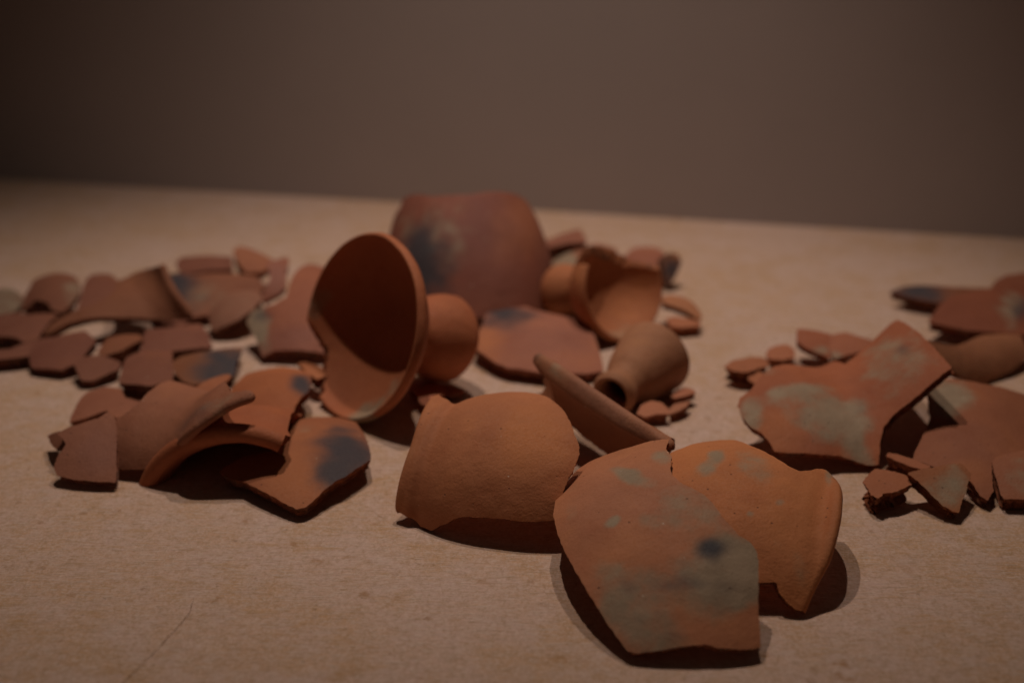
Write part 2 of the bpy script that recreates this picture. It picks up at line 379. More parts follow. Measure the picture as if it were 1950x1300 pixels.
def build_closed(d, idx):
    O, A, V, N = (np.array(d[k]) for k in ('O', 'A', 'V', 'N')); seed = idx * 2.3 + 40
    NT_, NO, NI, NL = 220, 90, 46, 7
    To, Ti = d['outer'][-1][0], d['inner'][-1][0]
    cuts = sorted(d.get('cut', []))
    verts, par = [], []
    def arc(pr):
        p = np.array(pr); s = np.concatenate([[0], np.cumsum(np.hypot(np.diff(p[:, 0]), np.diff(p[:, 1])))])
        return p, s
    po, so = arc(d['outer']); pi, si = arc(d['inner'])
    def curve(p, s, q):
        t = spl(np.stack([s, p[:, 0]], 1), q); r = spl(np.stack([s, p[:, 1]], 1), q)
        return t, np.maximum(r, 0)
    rows = []
    for i in range(NT_):
        th_ = -180 + 360 * i / NT_
        tc = 0.0
        if cuts:
            c0 = [c[0] for c in cuts]
            if c0[0] <= th_ <= c0[-1]:
                tc = max(0, float(np.interp(th_, c0, [c[1] for c in cuts]))) + (mn.noise(Vector((th_ * .22, seed, 0))) * .0016 + mn.noise(Vector((th_ * .7, seed, 3))) * .0008)
                tc = max(tc, 0)
        a0 = float(np.interp(tc, po[:8, 0], so[:8])); b0 = float(np.interp(tc, pi[:8, 0], si[:8]))
        qo = so[-1] + (a0 - so[-1]) * np.linspace(0, 1, NO); t1, r1 = curve(po, so, qo)
        qi = b0 + (si[-1] - b0) * np.linspace(0, 1, NI); t2, r2 = curve(pi, si, qi)
        ta, ra, tb, rb = t1[-1], r1[-1], t2[0], r2[0]
        s = np.linspace(0, 1, NL + 2)[1:-1]; bul = np.sqrt(np.clip(1 - (2 * s - 1) ** 2, 0, 1)) * (ra - rb) * .5
        if tc > .0008: bul = bul * .1 + np.array([mn.noise(Vector((th_ * .5, q * 4, seed))) * .0009 for q in s])
        t3 = ta + (tb - ta) * s - bul; r3 = ra + (rb - ra) * s
        t = np.concatenate([t1, t3, t2]); r = np.concatenate([r1, r3, r2]); f = R(th_)
        lane = O + t[:, None] * A + (r * math.sin(f))[:, None] * V + (r * math.cos(f))[:, None] * N
        rows.append((len(verts), tc)); verts += list(lane); par += list(zip(t, [th_] * len(t)))
    verts = np.array(verts); M_ = NO + NL + NI
    for k in range(len(verts)):
        p = verts[k]; q = p - O - A * (A @ (p - O)); l = np.linalg.norm(q)
        if l > .002: verts[k] = p + q / l * (nz(p, 35, seed) * .0006 + nz(p, 120, seed) * .0002)
    bowl, foot, frac = [], [], []
    for i in range(NT_):
        a, ca = rows[i]; b, cb = rows[(i + 1) % NT_]
        for k in range(M_ - 1):
            f = (a + k, b + k, b + k + 1, a + k + 1)
            if NO - 1 <= k < NO + NL and (ca > .0008 and cb > .0008): frac.append(f)
            elif k < NO - 1 and par[a + k][0] > d['footu'] > 0: foot.append(f)
            else: bowl.append(f)
    nrm = vnormals(verts, bowl + foot)
    stain = np.zeros((len(verts), 4))
    for c, x, y, z, rad, st in d['paint']:
        dd = np.linalg.norm(verts - np.array((x, y, z)), axis=1) / rad
        dd = dd + np.array([nz(p, 90, seed + 5) * .35 for p in verts])
        stain[:, 'ASOP'.index(c)] = np.maximum(stain[:, 'ASOP'.index(c)], st * np.exp(-np.clip(dd, 0, 9) ** 3 * .8))
    if d['name'] == 'bottle_neck': pass
    org = np.array((d['O'][0], d['O'][1], 0.0))
    root = bpy.data.objects.new(d['name'], None); col.objects.link(root); root.location = org; root.empty_display_size = .01; tag(root, d)
    nm = {'bottle_neck': 'body'}.get(d['name'], 'bowl')
    link(nm, root, org, verts, bowl, nrm, stain, d['col'], CLAY)
    if foot: link('foot', root, org, verts, foot, nrm, stain, d['col'], CLAY)
    if frac: link('broken_edge', root, org, verts, frac, None, None, d['col'], BREAK, True)
SHERDS = [
 {'name': 'jar_sherd', 'label': 'large terracotta jar sherd with smooth neck band, lying left of the ash-grey body sherd', 'cat': 'sherd', 'kind': 'lathe', 'O': [-0.01504, 0.6523, 0.04414], 'U': [-0.94446, 0.32856, -0.00631], 'V': [-0.24473, -0.71604, -0.65376], 'N': [-0.21932, -0.6159, 0.75668], 'th': 0.006, 'col': (0.49, 0.1845, 0.0843), 'poly': [(0.0525, -0.0629, 'r'), (0.0441, -0.0541, 'b'), (0.0365, -0.0524, 'b'), (0.0277, -0.0599, 'b'), (0.0112, -0.0677, 'b'), (-0.0026, -0.0781, 'b'), (-0.0154, -0.0702, 'b'), (-0.0332, -0.0507, 'b'), (-0.0492, -0.0222, 'b'), (-0.0509, -0.0163, 'b'), (-0.0503, -0.005, 'b'), (-0.0476, 0.0097, 'b'), (-0.0458, 0.0242, 'b'), (-0.0448, 0.0303, 'b'), (-0.0322, 0.033, 'b'), (-0.0175, 0.0336, 'b'), (0.0011, 0.0349, 'b'), (0.0107, 0.0371, 'b'), (0.0199, 0.0436, 'b'), (0.0269, 0.0488, 'b'), (0.0356, 0.0484, 'b'), (0.0409, 0.044, 'b'), (0.0502, 0.0417, 'r'), (0.05, 0.026, 'r'), (0.0494, 0.01, 'r'), (0.0489, -0.0083, 'r'), (0.0504, -0.0336, 'r')], 'paint': [('O', -0.02145, -0.01907, [-45.72, -13.2, -12.69, 40.4], 0.7), ('A', 0.04607, 0.01494, [-119.2, -28.09, -2.73, 31.63], 0.25), ('A', 0.03494, -0.02839, [-91.58, -33.23, 18.82, 45.89], 0.2)], 'R': 0.0693, 'prof': [(-0.085, -0.024), (-0.06, -0.012), (-0.035, -0.004), (-0.005, 0), (0.018, -0.002), (0.032, -0.006), (0.039, -0.0085), (0.044, -0.0068), (0.049, -0.0078), (0.054, -0.006), (0.062, -0.0055), (0.08, -0.008)], 'rimu': 0.05},
 {'name': 'jar_body_sherd', 'label': 'biggest foreground sherd, egg-shaped terracotta body with ash-grey clouds and one dark blue spot', 'cat': 'sherd', 'kind': 'dome', 'O': [0.07324, 0.56268, 0.04039], 'U': [0.89549, -0.44482, -0.01519], 'V': [0.40596, 0.80233, 0.43756], 'N': [-0.18245, -0.398, 0.89906], 'th': 0.007, 'col': (0.5096, 0.2025, 0.1032), 'poly': [(-0.0258, 0.0884, 'b'), (-0.0371, 0.0849, 'b'), (-0.0492, 0.0797, 'b'), (-0.0643, 0.0787, 'b'), (-0.0835, 0.081, 'b'), (-0.0919, 0.077, 'b'), (-0.0877, 0.0556, 'b'), (-0.0822, 0.0356, 'b'), (-0.0729, 0.016, 'b'), (-0.0591, -0.0021, 'b'), (-0.0483, -0.0141, 'b'), (-0.0365, -0.0253, 'b'), (-0.0225, -0.0376, 'b'), (-0.0116, -0.0473, 'b'), (-0.0019, -0.0549, 'b'), (0.0052, -0.0598, 'b'), (0.0098, -0.0595, 'b'), (0.0186, -0.055, 'b'), (0.0278, -0.0503, 'b'), (0.0346, -0.0463, 'b'), (0.0403, -0.0433, 'b'), (0.0457, -0.0429, 'b'), (0.0542, -0.0394, 'b'), (0.0616, -0.0356, 'b'), (0.0662, -0.0326, 'b'), (0.063, -0.0246, 'b'), (0.0564, -0.0066, 'b'), (0.0511, 0.0105, 'b'), (0.0487, 0.0162, 'b'), (0.0432, 0.0201, 'b'), (0.0366, 0.0205, 'b'), (0.0329, 0.0233, 'b'), (0.0259, 0.0272, 'b'), (0.0194, 0.034, 'b'), (0.012, 0.0391, 'b'), (0.0056, 0.0408, 'b'), (-0.0007, 0.042, 'b'), (-0.0082, 0.0478, 'b'), (-0.0122, 0.0545, 'b'), (-0.0157, 0.0652, 'b'), (-0.0226, 0.0739, 'b')], 'paint': [('A', 0.0415, -0.00377, [47.39, 15.06, 22.17, -40.7], 1.0), ('A', 0.01015, 0.02758, [41.2, 14.09, 17.35, -40.88], 0.55), ('A', 0.03952, 0.00694, [58.74, 18.63, 32.8, -57.35], 0.6), ('A', -0.00479, -0.03813, [47.15, 43.48, 25.78, -29.8], 0.62), ('S', -0.00627, -0.02988, [164.11, 174.4, 83.41, -77.75], 0.35), ('S', 0.00543, -0.04365, [140.24, 46.74, 78.34, -259.24], 0.3), ('A', 0.01362, -0.04787, [41.15, 13.37, 27.39, -82.04], 0.55), ('S', 0.02769, 0.00619, [112.2, 36.56, 62.15, -125.32], 1.0), ('S', 0.01879, -0.01438, [141.11, 47.0, 71.14, -179.59], 0.35), ('S', 0.02271, -0.01801, [40.91, 13.48, 84.46, -205.87], 0.45), ('A', 0.01924, -0.01574, [30.61, 10.18, 25.8, -65.1], 0.55), ('A', -0.03249, 0.04435, [68.25, 13.29, -73.6, -166.15], 0.85), ('A', -0.02799, 0.00736, [136.36, 146.54, 203.93, -146.68], 0.9), ('A', -0.02075, 0.06435, [120.23, 47.79, 14.3, -101.87], 0.7), ('S', -0.00165, -0.01508, [88.93, 31.66, 17.94, -64.06], 0.22), ('A', -0.00728, 0.01209, [114.83, 42.72, 34.89, -135.37], 0.35), ('S', 0.02604, -0.04477, [74.73, 23.97, 117.32, -305.15], 0.35), ('O', -0.01332, -0.00672, [48.78, 18.46, 10.57, -50.4], 0.4), ('A', -0.06118, 0.02231, [125.85, 67.02, -10.3, -45.54], 0.3), ('P', -0.03815, 0.01966, [37.4, 16.7, -0.16, -24.44], 0.5), ('P', -0.00854, 0.0233, [42.5, 15.95, 7.94, -31.11], 0.4)], 'k': (8.8189, 5.5297)},
 {'name': 'jar_neck_sherd', 'label': 'terracotta jar neck sherd with flaring rim at its right, under the biggest foreground sherd', 'cat': 'sherd', 'kind': 'lathe', 'O': [0.12517, 0.5851, 0.04016], 'U': [0.91367, -0.35121, 0.20459], 'V': [0.20268, 0.82999, 0.51965], 'N': [-0.35232, -0.43333, 0.82952], 'th': 0.0065, 'col': (0.5488, 0.2025, 0.0817), 'poly': [(-0.0588, 0.0513, 'b'), (-0.0573, 0.0676, 'b'), (-0.0513, 0.0717, 'b'), (-0.0464, 0.0865, 'b'), (-0.0392, 0.0959, 'b'), (-0.0282, 0.0927, 'b'), (-0.0156, 0.0787, 'b'), (-0.0012, 0.067, 'b'), (0.0114, 0.0574, 'b'), (0.0172, 0.0566, 'b'), (0.0219, 0.0648, 'b'), (0.0255, 0.0783, 'b'), (0.0279, 0.0836, 'r'), (0.032, 0.0756, 'r'), (0.036, 0.0509, 'r'), (0.038, 0.025, 'r'), (0.0371, 0.0076, 'r'), (0.0352, -0.0093, 'r'), (0.0314, -0.0269, 'r'), (0.0252, -0.0481, 'r'), (0.0213, -0.0472, 'b'), (0.0178, -0.0437, 'b'), (0.0142, -0.0379, 'b'), (0.0125, -0.0321, 'b'), (0.0081, -0.0325, 'b'), (0.0005, -0.0336, 'b'), (-0.0004, -0.0177, 'b'), (-0.0047, -0.0137, 'b'), (-0.0114, -0.0084, 'b'), (-0.0191, -0.0012, 'b'), (-0.0244, 0.0067, 'b'), (-0.0305, 0.0135, 'b'), (-0.0395, 0.0182, 'b'), (-0.0523, 0.0299, 'b')], 'paint': [('A', -0.03008, 0.03911, [153.49, 31.14, 2.89, -112.71], 0.8), ('A', -0.02793, 0.05287, [196.46, 43.11, 9.33, -119.72], 0.8), ('A', -0.00564, 0.04726, [76.29, -6.19, -38.22, -56.14], 0.6), ('A', 0.01152, 0.01995, [321.55, 31.33, 120.05, -260.33], 0.7), ('A', -0.00164, 0.00729, [421.15, 40.66, 75.78, -350.6], 0.7), ('A', 0.03077, 0.07384, [355.48, 43.27, 71.44, -39.43], 0.7), ('A', 0.0263, -0.02442, [105.21, 1.17, 9.59, -42.75], 0.3), ('A', 0.0127, -0.01731, [134.77, 4.46, 10.02, -52.59], 0.25), ('O', -0.04042, 0.0516, [80.68, 19.35, -10.1, -49.12], 0.6), ('O', 0.01541, 0.01971, [64.96, 5.88, 15.01, -28.82], 0.3), ('O', 0.02667, 0.03752, [156.11, 14.54, 31.58, -28.19], 0.4)], 'R': 0.0976, 'prof': [(-0.1, -0.014), (-0.06, -0.002), (-0.035, 0.001), (-0.01, -0.002), (0.01, -0.0085), (0.024, -0.0155), (0.033, -0.02), (0.039, -0.0175), (0.044, -0.015), (0.048, -0.0148), (0.053, -0.0095), (0.059, -0.0035), (0.066, -0.001), (0.08, 0.001)], 'rimu': 0.042},
 {'name': 'rim_sherd', 'label': 'long straight rim sherd leaning between jar neck pieces, dark hollow below its lip', 'cat': 'sherd', 'kind': 'lathe', 'O': [0.04636, 0.75813, 0.03469], 'U': [-0.24533, -0.27647, 0.92918], 'V': [-0.53037, 0.84059, 0.11008], 'N': [-0.81149, -0.4658, -0.35286], 'th': 0.007, 'col': (0.392, 0.162, 0.086), 'poly': [(-0.0226, 0.0557, 'b'), (-0.019, 0.0486, 'b'), (-0.0153, 0.0473, 'b'), (-0.0123, 0.0527, 'b'), (0.0169, 0.0284, 'b'), (0.0189, 0.0356, 'b'), (0.0231, 0.0371, 'r'), (0.0248, 0.0116, 'r'), (0.0251, -0.0116, 'r'), (0.0249, -0.0382, 'r'), (0.024, -0.0628, 'r'), (0.0224, -0.0889, 'r'), (0.0216, -0.0963, 'r'), (-0.0072, -0.0758, 'b'), (-0.0174, -0.0647, 'b'), (-0.0234, -0.0459, 'b'), (-0.0216, -0.034, 'b'), (-0.0214, -0.0005, 'b'), (-0.0211, 0.0286, 'b')], 'paint': [('S', 0.00246, 0.0606, [-131.61, -135.95, -204.35, -142.74], 1.0), ('A', 0.02341, 0.016, [-11.23, -50.47, -320.37, -10.6], 0.4), ('P', 0.02254, -0.04062, [-6.61, -19.8, -254.57, 8.27], 0.8)], 'R': 0.5, 'prof': [(-0.04, 0.03), (-0.028, 0.0185), (-0.02, 0.009), (-0.01, 0.0015), (0.0, 0), (0.0085, 0.0035), (0.014, 0.0105), (0.0165, 0.0128), (0.0195, 0.0118), (0.0265, 0.0045)]},
 {'name': 'pottery_sherd', 'label': 'kite-shaped red sherd with a smoky grey patch, before the arched rim piece', 'cat': 'sherd', 'kind': 'dome', 'O': [-0.13394, 0.69897, 0.01797], 'U': [0.84692, 0.51645, 0.1265], 'V': [-0.52898, 0.84246, 0.10213], 'N': [-0.05383, -0.15342, 0.98669], 'th': 0.006, 'col': (0.3708, 0.1323, 0.0629), 'poly': [(-0.04, 0.0305, 'b'), (-0.0321, 0.032, 'b'), (-0.0232, 0.0311, 'b'), (-0.0124, 0.0258, 'b'), (-0.001, 0.0185, 'b'), (0.0043, 0.0264, 'b'), (0.0095, 0.0396, 'b'), (0.0222, 0.0589, 'b'), (0.0343, 0.0661, 'b'), (0.0479, 0.0686, 'b'), (0.0634, 0.0739, 'b'), (0.0689, 0.0578, 'b'), (0.0594, 0.024, 'b'), (0.0534, 0.0038, 'b'), (0.0456, -0.015, 'b'), (0.0378, -0.0195, 'b'), (0.0224, -0.0274, 'b'), (0.0144, -0.0296, 'b'), (0.0033, -0.0347, 'b'), (-0.0045, -0.0388, 'b'), (-0.011, -0.0411, 'b'), (-0.0163, -0.0399, 'b'), (-0.0197, -0.0324, 'b'), (-0.0233, -0.0213, 'b'), (-0.0281, -0.008, 'b'), (-0.0326, 0.007, 'b'), (-0.0377, 0.0175, 'b')], 'paint': [('S', 0.03555, 0.00404, [42.44, -28.32, -21.13, -13.66], 0.95), ('S', 0.01767, -0.02264, [71.39, -33.72, -24.65, -57.67], 0.9), ('S', 0.04112, -0.01121, [90.02, -44.29, -7.65, -50.37], 0.6), ('A', 0.02154, 0.04331, [68.27, -27.17, -38.06, -55.23], 0.3), ('O', -0.00436, -0.00999, [47.97, -21.16, -23.28, -31.8], 0.3)], 'k': (7.5459, 4.6427), 'group': 'sherds heaped in the left pile'},
 {'name': 'rim_sherd', 'label': 'arched rim sherd with a thick lip, standing open like a small bridge', 'cat': 'sherd', 'kind': 'lathe', 'O': [-0.16734, 0.70157, 0.044], 'U': [-0.12187, -0.99255, 0.0], 'V': [0.99255, -0.12187, 0.0], 'N': [0.0, 0.0, 1.0], 'th': 0.0115, 'col': (0.4018, 0.1264, 0.0564), 'poly': [(-0.007, 0.0338, 'b'), (-0.014, 0.0293, 'b'), (-0.024, 0.0273, 'b'), (-0.036, 0.0247, 'b'), (-0.05, 0.0247, 'b'), (-0.075, 0.026, 'b'), (-0.1, 0.0208, 'b'), (-0.11, 0.0, 'b'), (-0.112, -0.026, 'b'), (-0.105, -0.052, 'b'), (-0.09, -0.0728, 'b'), (-0.06, -0.0806, 'b'), (-0.03, -0.0845, 'b'), (-0.012, -0.0865, 'b'), (0.0, -0.0858, 'r'), (0.0, -0.078, 'r'), (0.0, -0.065, 'r'), (0.0, -0.052, 'r'), (0.0, -0.039, 'r'), (0.0, -0.026, 'r'), (0.0, -0.013, 'r'), (0.0, 0.0, 'r'), (0.0, 0.0117, 'r'), (0.0, 0.0234, 'r'), (0.0, 0.0312, 'r')], 'paint': [], 'R': 0.0745, 'prof': [(-0.12, -0.042), (-0.1, -0.0365), (-0.082, -0.0285), (-0.062, -0.018), (-0.046, -0.0085), (-0.032, -0.0045), (-0.018, -0.0055), (-0.006, -0.004), (0.0, -0.001), (0.012, 0.004), (0.03, 0.014)]},  # unseen rear is extended and bent down to keep light out of the arch
 {'name': 'neck_sherd', 'label': 'pinkish brown neck sherd with a grey ridged rim, behind the arched rim piece', 'cat': 'sherd', 'kind': 'lathe', 'O': [-0.22034, 0.71496, 0.03547], 'U': [0.89659, -0.41588, 0.1522], 'V': [0.24463, 0.75159, 0.61259], 'N': [-0.36916, -0.51201, 0.77561], 'th': 0.006, 'col': (0.345, 0.1368, 0.0795), 'poly': [(-0.0284, -0.0295, 'b'), (-0.0309, -0.0144, 'b'), (-0.0383, 0.0038, 'b'), (-0.0332, 0.0125, 'b'), (-0.0306, 0.0245, 'b'), (-0.0341, 0.0448, 'b'), (-0.0411, 0.0702, 'b'), (-0.0315, 0.0778, 'b'), (-0.0141, 0.0758, 'b'), (0.0503, 0.0201, 'b'), (0.0609, 0.0231, 'r'), (0.0657, 0.0197, 'r'), (0.055, 0.0133, 'r'), (0.0474, 0.0085, 'r'), (0.0402, 0.0021, 'r'), (0.0304, -0.0055, 'r'), (0.0143, -0.0122, 'r'), (0.0015, -0.0221, 'r'), (-0.0072, -0.0283, 'b'), (-0.0202, -0.0294, 'b')], 'paint': [('S', 0.02934, 0.00563, [34.13, -59.46, -29.68, -47.16], 0.45), ('A', 0.04573, 0.01465, [43.72, 51.5, 70.95, -129.85], 0.5)], 'R': 0.061, 'prof': [(-0.08, 0.0), (-0.05, 0.0), (-0.03, -0.004), (-0.01, -0.008), (0.005, -0.008), (0.018, -0.002), (0.028, 0.004), (0.05, 0.008)]},
 {'name': 'pottery_sherd', 'label': 'squarish pinkish sherd propped at front left with a broken notch on its left side', 'cat': 'sherd', 'kind': 'dome', 'O': [-0.26626, 0.71418, 0.01781], 'U': [0.99576, -0.04823, 0.07837], 'V': [0.0, 0.85166, 0.52409], 'N': [-0.09202, -0.52187, 0.84805], 'th': 0.006, 'col': (0.3293, 0.1334, 0.0831), 'poly': [(0.0223, -0.0218, 'b'), (0.009, -0.0214, 'b'), (-0.0047, -0.019, 'b'), (-0.0164, -0.0155, 'b'), (-0.0198, -0.0096, 'b'), (-0.0192, -0.0028, 'b'), (-0.0162, 0.0042, 'b'), (-0.0152, 0.0074, 'b'), (-0.019, 0.0124, 'b'), (-0.0242, 0.0167, 'b'), (-0.0159, 0.0219, 'b'), (-0.0077, 0.0245, 'b'), (0.0008, 0.027, 'b'), (0.0061, 0.0328, 'b'), (0.0104, 0.0284, 'b'), (0.0139, 0.0238, 'b'), (0.0178, 0.0075, 'b'), (0.0204, -0.008, 'b')], 'paint': [('P', 0.00846, -0.00036, [75.26, 15.21, -1.12, -42.83], 0.5)], 'k': (6, 6), 'group': 'sherds heaped in the left pile'},
 {'name': 'pottery_sherd', 'label': 'rounded orange sherd with a blue-grey corner patch, leaning behind the arched rim piece', 'cat': 'sherd', 'kind': 'dome', 'O': [-0.16706, 0.80438, 0.02273], 'U': [0.80108, -0.59742, -0.03688], 'V': [0.58863, 0.77511, 0.22962], 'N': [-0.10859, -0.20565, 0.97258], 'th': 0.008, 'col': (0.4116, 0.1368, 0.0585), 'poly': [(-0.0226, -0.0239, 'b'), (-0.0324, -0.0095, 'b'), (-0.0392, 0.0049, 'b'), (-0.0583, 0.0314, 'b'), (-0.0456, 0.0418, 'b'), (-0.0166, 0.038, 'b'), (-0.0016, 0.0377, 'b'), (0.0119, 0.0286, 'b'), (0.0229, 0.0142, 'b'), (0.0243, 0.0044, 'b'), (0.0277, -0.0044, 'b'), (0.032, -0.0112, 'b'), (0.0238, -0.0171, 'b'), (0.0049, -0.0236, 'b')], 'paint': [('S', 0.01068, 0.01839, [75.21, 75.13, 46.89, -42.63], 0.95), ('S', 0.02147, 0.01253, [125.66, 121.12, 84.0, -75.19], 0.7)], 'k': (9.2714, 12.2853), 'group': 'sherds heaped in the left pile'},
 {'name': 'pottery_sherd', 'label': 'tiny orange flake pinned at the back of the orange sherd beside the dish', 'cat': 'sherd', 'kind': 'dome', 'O': [-0.14573, 0.84732, 0.01875], 'U': [1.0, 0.0, -0.0], 'V': [0.0, 0.99619, 0.08716], 'N': [0.0, -0.08716, 0.99619], 'th': 0.007, 'col': (0.4704, 0.171, 0.0774), 'poly': [(-0.013, 0.0164, 'b'), (-0.0078, 0.0202, 'b'), (0.0015, 0.0105, 'b'), (0.0122, 0.0024, 'b'), (0.0123, -0.0065, 'b'), (0.0058, -0.0117, 'b'), (-0.0008, -0.0048, 'b')], 'paint': [], 'k': (10, 10), 'group': 'sherds heaped in the left pile'},
 {'name': 'pottery_sherd', 'label': 'flat dull sherd under the squarish front left piece, dark edge toward the viewer', 'cat': 'sherd', 'kind': 'dome', 'O': [-0.27752, 0.80557, 0.01234], 'U': [1.0, 0.0, -0.0], 'V': [0.0, 0.99452, 0.10453], 'N': [0.0, -0.10453, 0.99452], 'th': 0.006, 'col': (0.3293, 0.1264, 0.0759), 'poly': [(-0.0245, -0.0225, 'b'), (-0.025, -0.007, 'b'), (-0.0262, 0.0085, 'b'), (-0.0242, 0.021, 'b'), (-0.0144, 0.029, 'b'), (-0.0002, 0.0222, 'b'), (0.0066, 0.0065, 'b'), (0.0162, 0.0032, 'b'), (0.0294, 0.0001, 'b'), (0.0278, -0.0095, 'b'), (0.0188, -0.0123, 'b'), (0.0081, -0.0204, 'b'), (0.0035, -0.0166, 'b'), (-0.0011, -0.0117, 'b'), (-0.0128, -0.0194, 'b')], 'paint': [], 'k': (7, 7), 'group': 'sherds heaped in the left pile'},
 {'name': 'pottery_sherd', 'label': 'thin orange splinter with a pale broken edge, tucked behind the grey ridged neck', 'cat': 'sherd', 'kind': 'dome', 'O': [-0.20947, 0.81929, 0.01969], 'U': [0.98527, 0.05141, -0.1631], 'V': [0.0, 0.95374, 0.30063], 'N': [0.17101, -0.2962, 0.93969], 'th': 0.005, 'col': (0.392, 0.1368, 0.0643), 'poly': [(-0.0122, -0.0051, 'b'), (-0.0039, 0.0052, 'b'), (0.0072, 0.0137, 'b'), (0.0104, 0.0121, 'b'), (0.006, 0.0014, 'b'), (-0.0004, -0.0094, 'b'), (-0.0056, -0.0091, 'b')], 'paint': [], 'k': (8.0, 8.0), 'group': 'sherds heaped in the left pile'},
 {'name': 'pottery_sherd', 'label': 'half orange half charcoal sherd beside the bare gap left of the dish', 'cat': 'sherd', 'kind': 'dome', 'O': [-0.22673, 0.87202, 0.01344], 'U': [1.0, 0.0, -0.0], 'V': [0.0, 0.97815, 0.20791], 'N': [0.0, -0.20791, 0.97815], 'th': 0.006, 'col': (0.2764, 0.108, 0.0542), 'poly': [(0.0175, 0.0467, 'b'), (0.0207, 0.019, 'b'), (0.0207, 0.0037, 'b'), (0.0219, -0.0094, 'b'), (0.0055, -0.0191, 'b'), (-0.0071, -0.0221, 'b'), (-0.016, -0.0172, 'b'), (-0.0242, -0.0056, 'b'), (-0.0317, 0.0136, 'b'), (-0.0254, 0.0208, 'b'), (-0.0057, 0.0254, 'b'), (0.0101, 0.0376, 'b')], 'paint': [('S', 0.01263, 0.00509, [41.3, 7.99, 6.27, -26.62], 0.95), ('S', 0.00437, -0.01254, [51.84, 9.54, 7.33, -123.45], 0.5)], 'k': (11, 11), 'group': 'sherds heaped in the left pile'},
 {'name': 'pottery_sherd', 'label': 'square brown sherd with a deep broken front edge, above the flat dull sherd', 'cat': 'sherd', 'kind': 'dome', 'O': [-0.26633, 0.84737, 0.01914], 'U': [1.0, 0.0, -0.0], 'V': [0.0, 0.99619, 0.08716], 'N': [0.0, -0.08716, 0.99619], 'th': 0.01, 'col': (0.2352, 0.0891, 0.0572), 'poly': [(-0.0138, -0.0181, 'b'), (-0.0207, 0.0251, 'b'), (-0.0148, 0.043, 'b'), (0.0096, 0.0418, 'b'), (0.0238, -0.0123, 'b'), (0.0097, -0.0219, 'b')], 'paint': [], 'k': (5, 5), 'group': 'sherds heaped in the left pile'},
 {'name': 'pottery_sherd', 'label': 'oblong flat brown sherd just left of the pale gap in the left pile', 'cat': 'sherd', 'kind': 'dome', 'O': [-0.26353, 0.92579, 0.01422], 'U': [0.99823, 0.00971, -0.05859], 'V': [0.0, 0.98655, 0.16346], 'N': [0.05939, -0.16318, 0.98481], 'th': 0.006, 'col': (0.247, 0.0945, 0.0632), 'poly': [(0.0295, -0.0063, 'b'), (-0.0, -0.0179, 'b'), (-0.0225, -0.021, 'b'), (-0.0269, -0.0031, 'b'), (-0.0276, 0.017, 'b'), (-0.0107, 0.0191, 'b'), (0.0123, 0.0324, 'b'), (0.0218, 0.0152, 'b')], 'paint': [], 'k': (6, 6), 'group': 'sherds heaped in the left pile'},
 {'name': 'pottery_sherd', 'label': 'small orange sherd with a thick dark edge in the middle of the left pile', 'cat': 'sherd', 'kind': 'dome', 'O': [-0.30197, 0.907, 0.01562], 'U': [1.0, 0.0, -0.0], 'V': [0.0, 0.98481, 0.17365], 'N': [0.0, -0.17365, 0.98481], 'th': 0.012, 'col': (0.2764, 0.1026, 0.0542), 'poly': [(0.0151, 0.013, 'b'), (0.0035, -0.0073, 'b'), (-0.009, -0.0135, 'b'), (-0.0155, -0.0077, 'b'), (-0.0136, 0.0169, 'b'), (0.0084, 0.023, 'b')], 'paint': [], 'k': (10, 10), 'group': 'sherds heaped in the left pile'},
 {'name': 'pottery_sherd', 'label': 'five-sided brown sherd at the near corner of the left pile', 'cat': 'sherd', 'kind': 'dome', 'O': [-0.30908, 0.87579, 0.01109], 'U': [0.99159, 0.02925, -0.12606], 'V': [-0.0, 0.97412, 0.22604], 'N': [0.12941, -0.22414, 0.96593], 'th': 0.006, 'col': (0.2411, 0.0945, 0.0602), 'poly': [(0.0143, 0.0092, 'b'), (-0.0037, 0.0163, 'b'), (-0.0145, 0.0127, 'b'), (-0.0193, 0.002, 'b'), (-0.0083, -0.0177, 'b'), (0.0007, -0.0172, 'b'), (0.0153, -0.0007, 'b')], 'paint': [], 'k': (8, 8), 'group': 'sherds heaped in the left pile'},
 {'name': 'pottery_sherd', 'label': "broad flat brown sherd at the left pile's front edge", 'cat': 'sherd', 'kind': 'dome', 'O': [-0.34423, 0.90236, 0.01438], 'U': [0.99476, -0.02253, 0.09973], 'V': [-0.0, 0.97541, 0.22041], 'N': [-0.10224, -0.21926, 0.9703], 'th': 0.006, 'col': (0.2352, 0.0891, 0.0602), 'poly': [(0.023, 0.0103, 'b'), (0.0082, 0.029, 'b'), (-0.0147, 0.0236, 'b'), (-0.0325, 0.0254, 'b'), (-0.026, -0.0052, 'b'), (-0.0193, -0.0195, 'b'), (0.0067, -0.0268, 'b'), (0.0171, -0.0178, 'b')], 'paint': [], 'k': (6, 6), 'group': 'sherds heaped in the left pile'},
 {'name': 'pottery_sherd', 'label': 'narrow brown sherd slipping off the left edge of the view, above another', 'cat': 'sherd', 'kind': 'dome', 'O': [-0.3845, 0.94818, 0.01617], 'U': [1.0, 0.0, -0.0], 'V': [0.0, 0.99756, 0.06976], 'N': [0.0, -0.06976, 0.99756], 'th': 0.006, 'col': (0.2352, 0.0918, 0.0602), 'poly': [(0.0099, 0.0389, 'b'), (0.0114, 0.001, 'b'), (0.0114, -0.0195, 'b'), (0.002, -0.0247, 'b'), (-0.0065, -0.0177, 'b'), (-0.0207, -0.0137, 'b'), (-0.0306, -0.0104, 'b'), (-0.0312, 0.0083, 'b'), (-0.0233, 0.0275, 'b'), (-0.0119, 0.0439, 'b')], 'paint': [], 'k': (7, 7), 'group': 'sherds heaped in the left pile'},
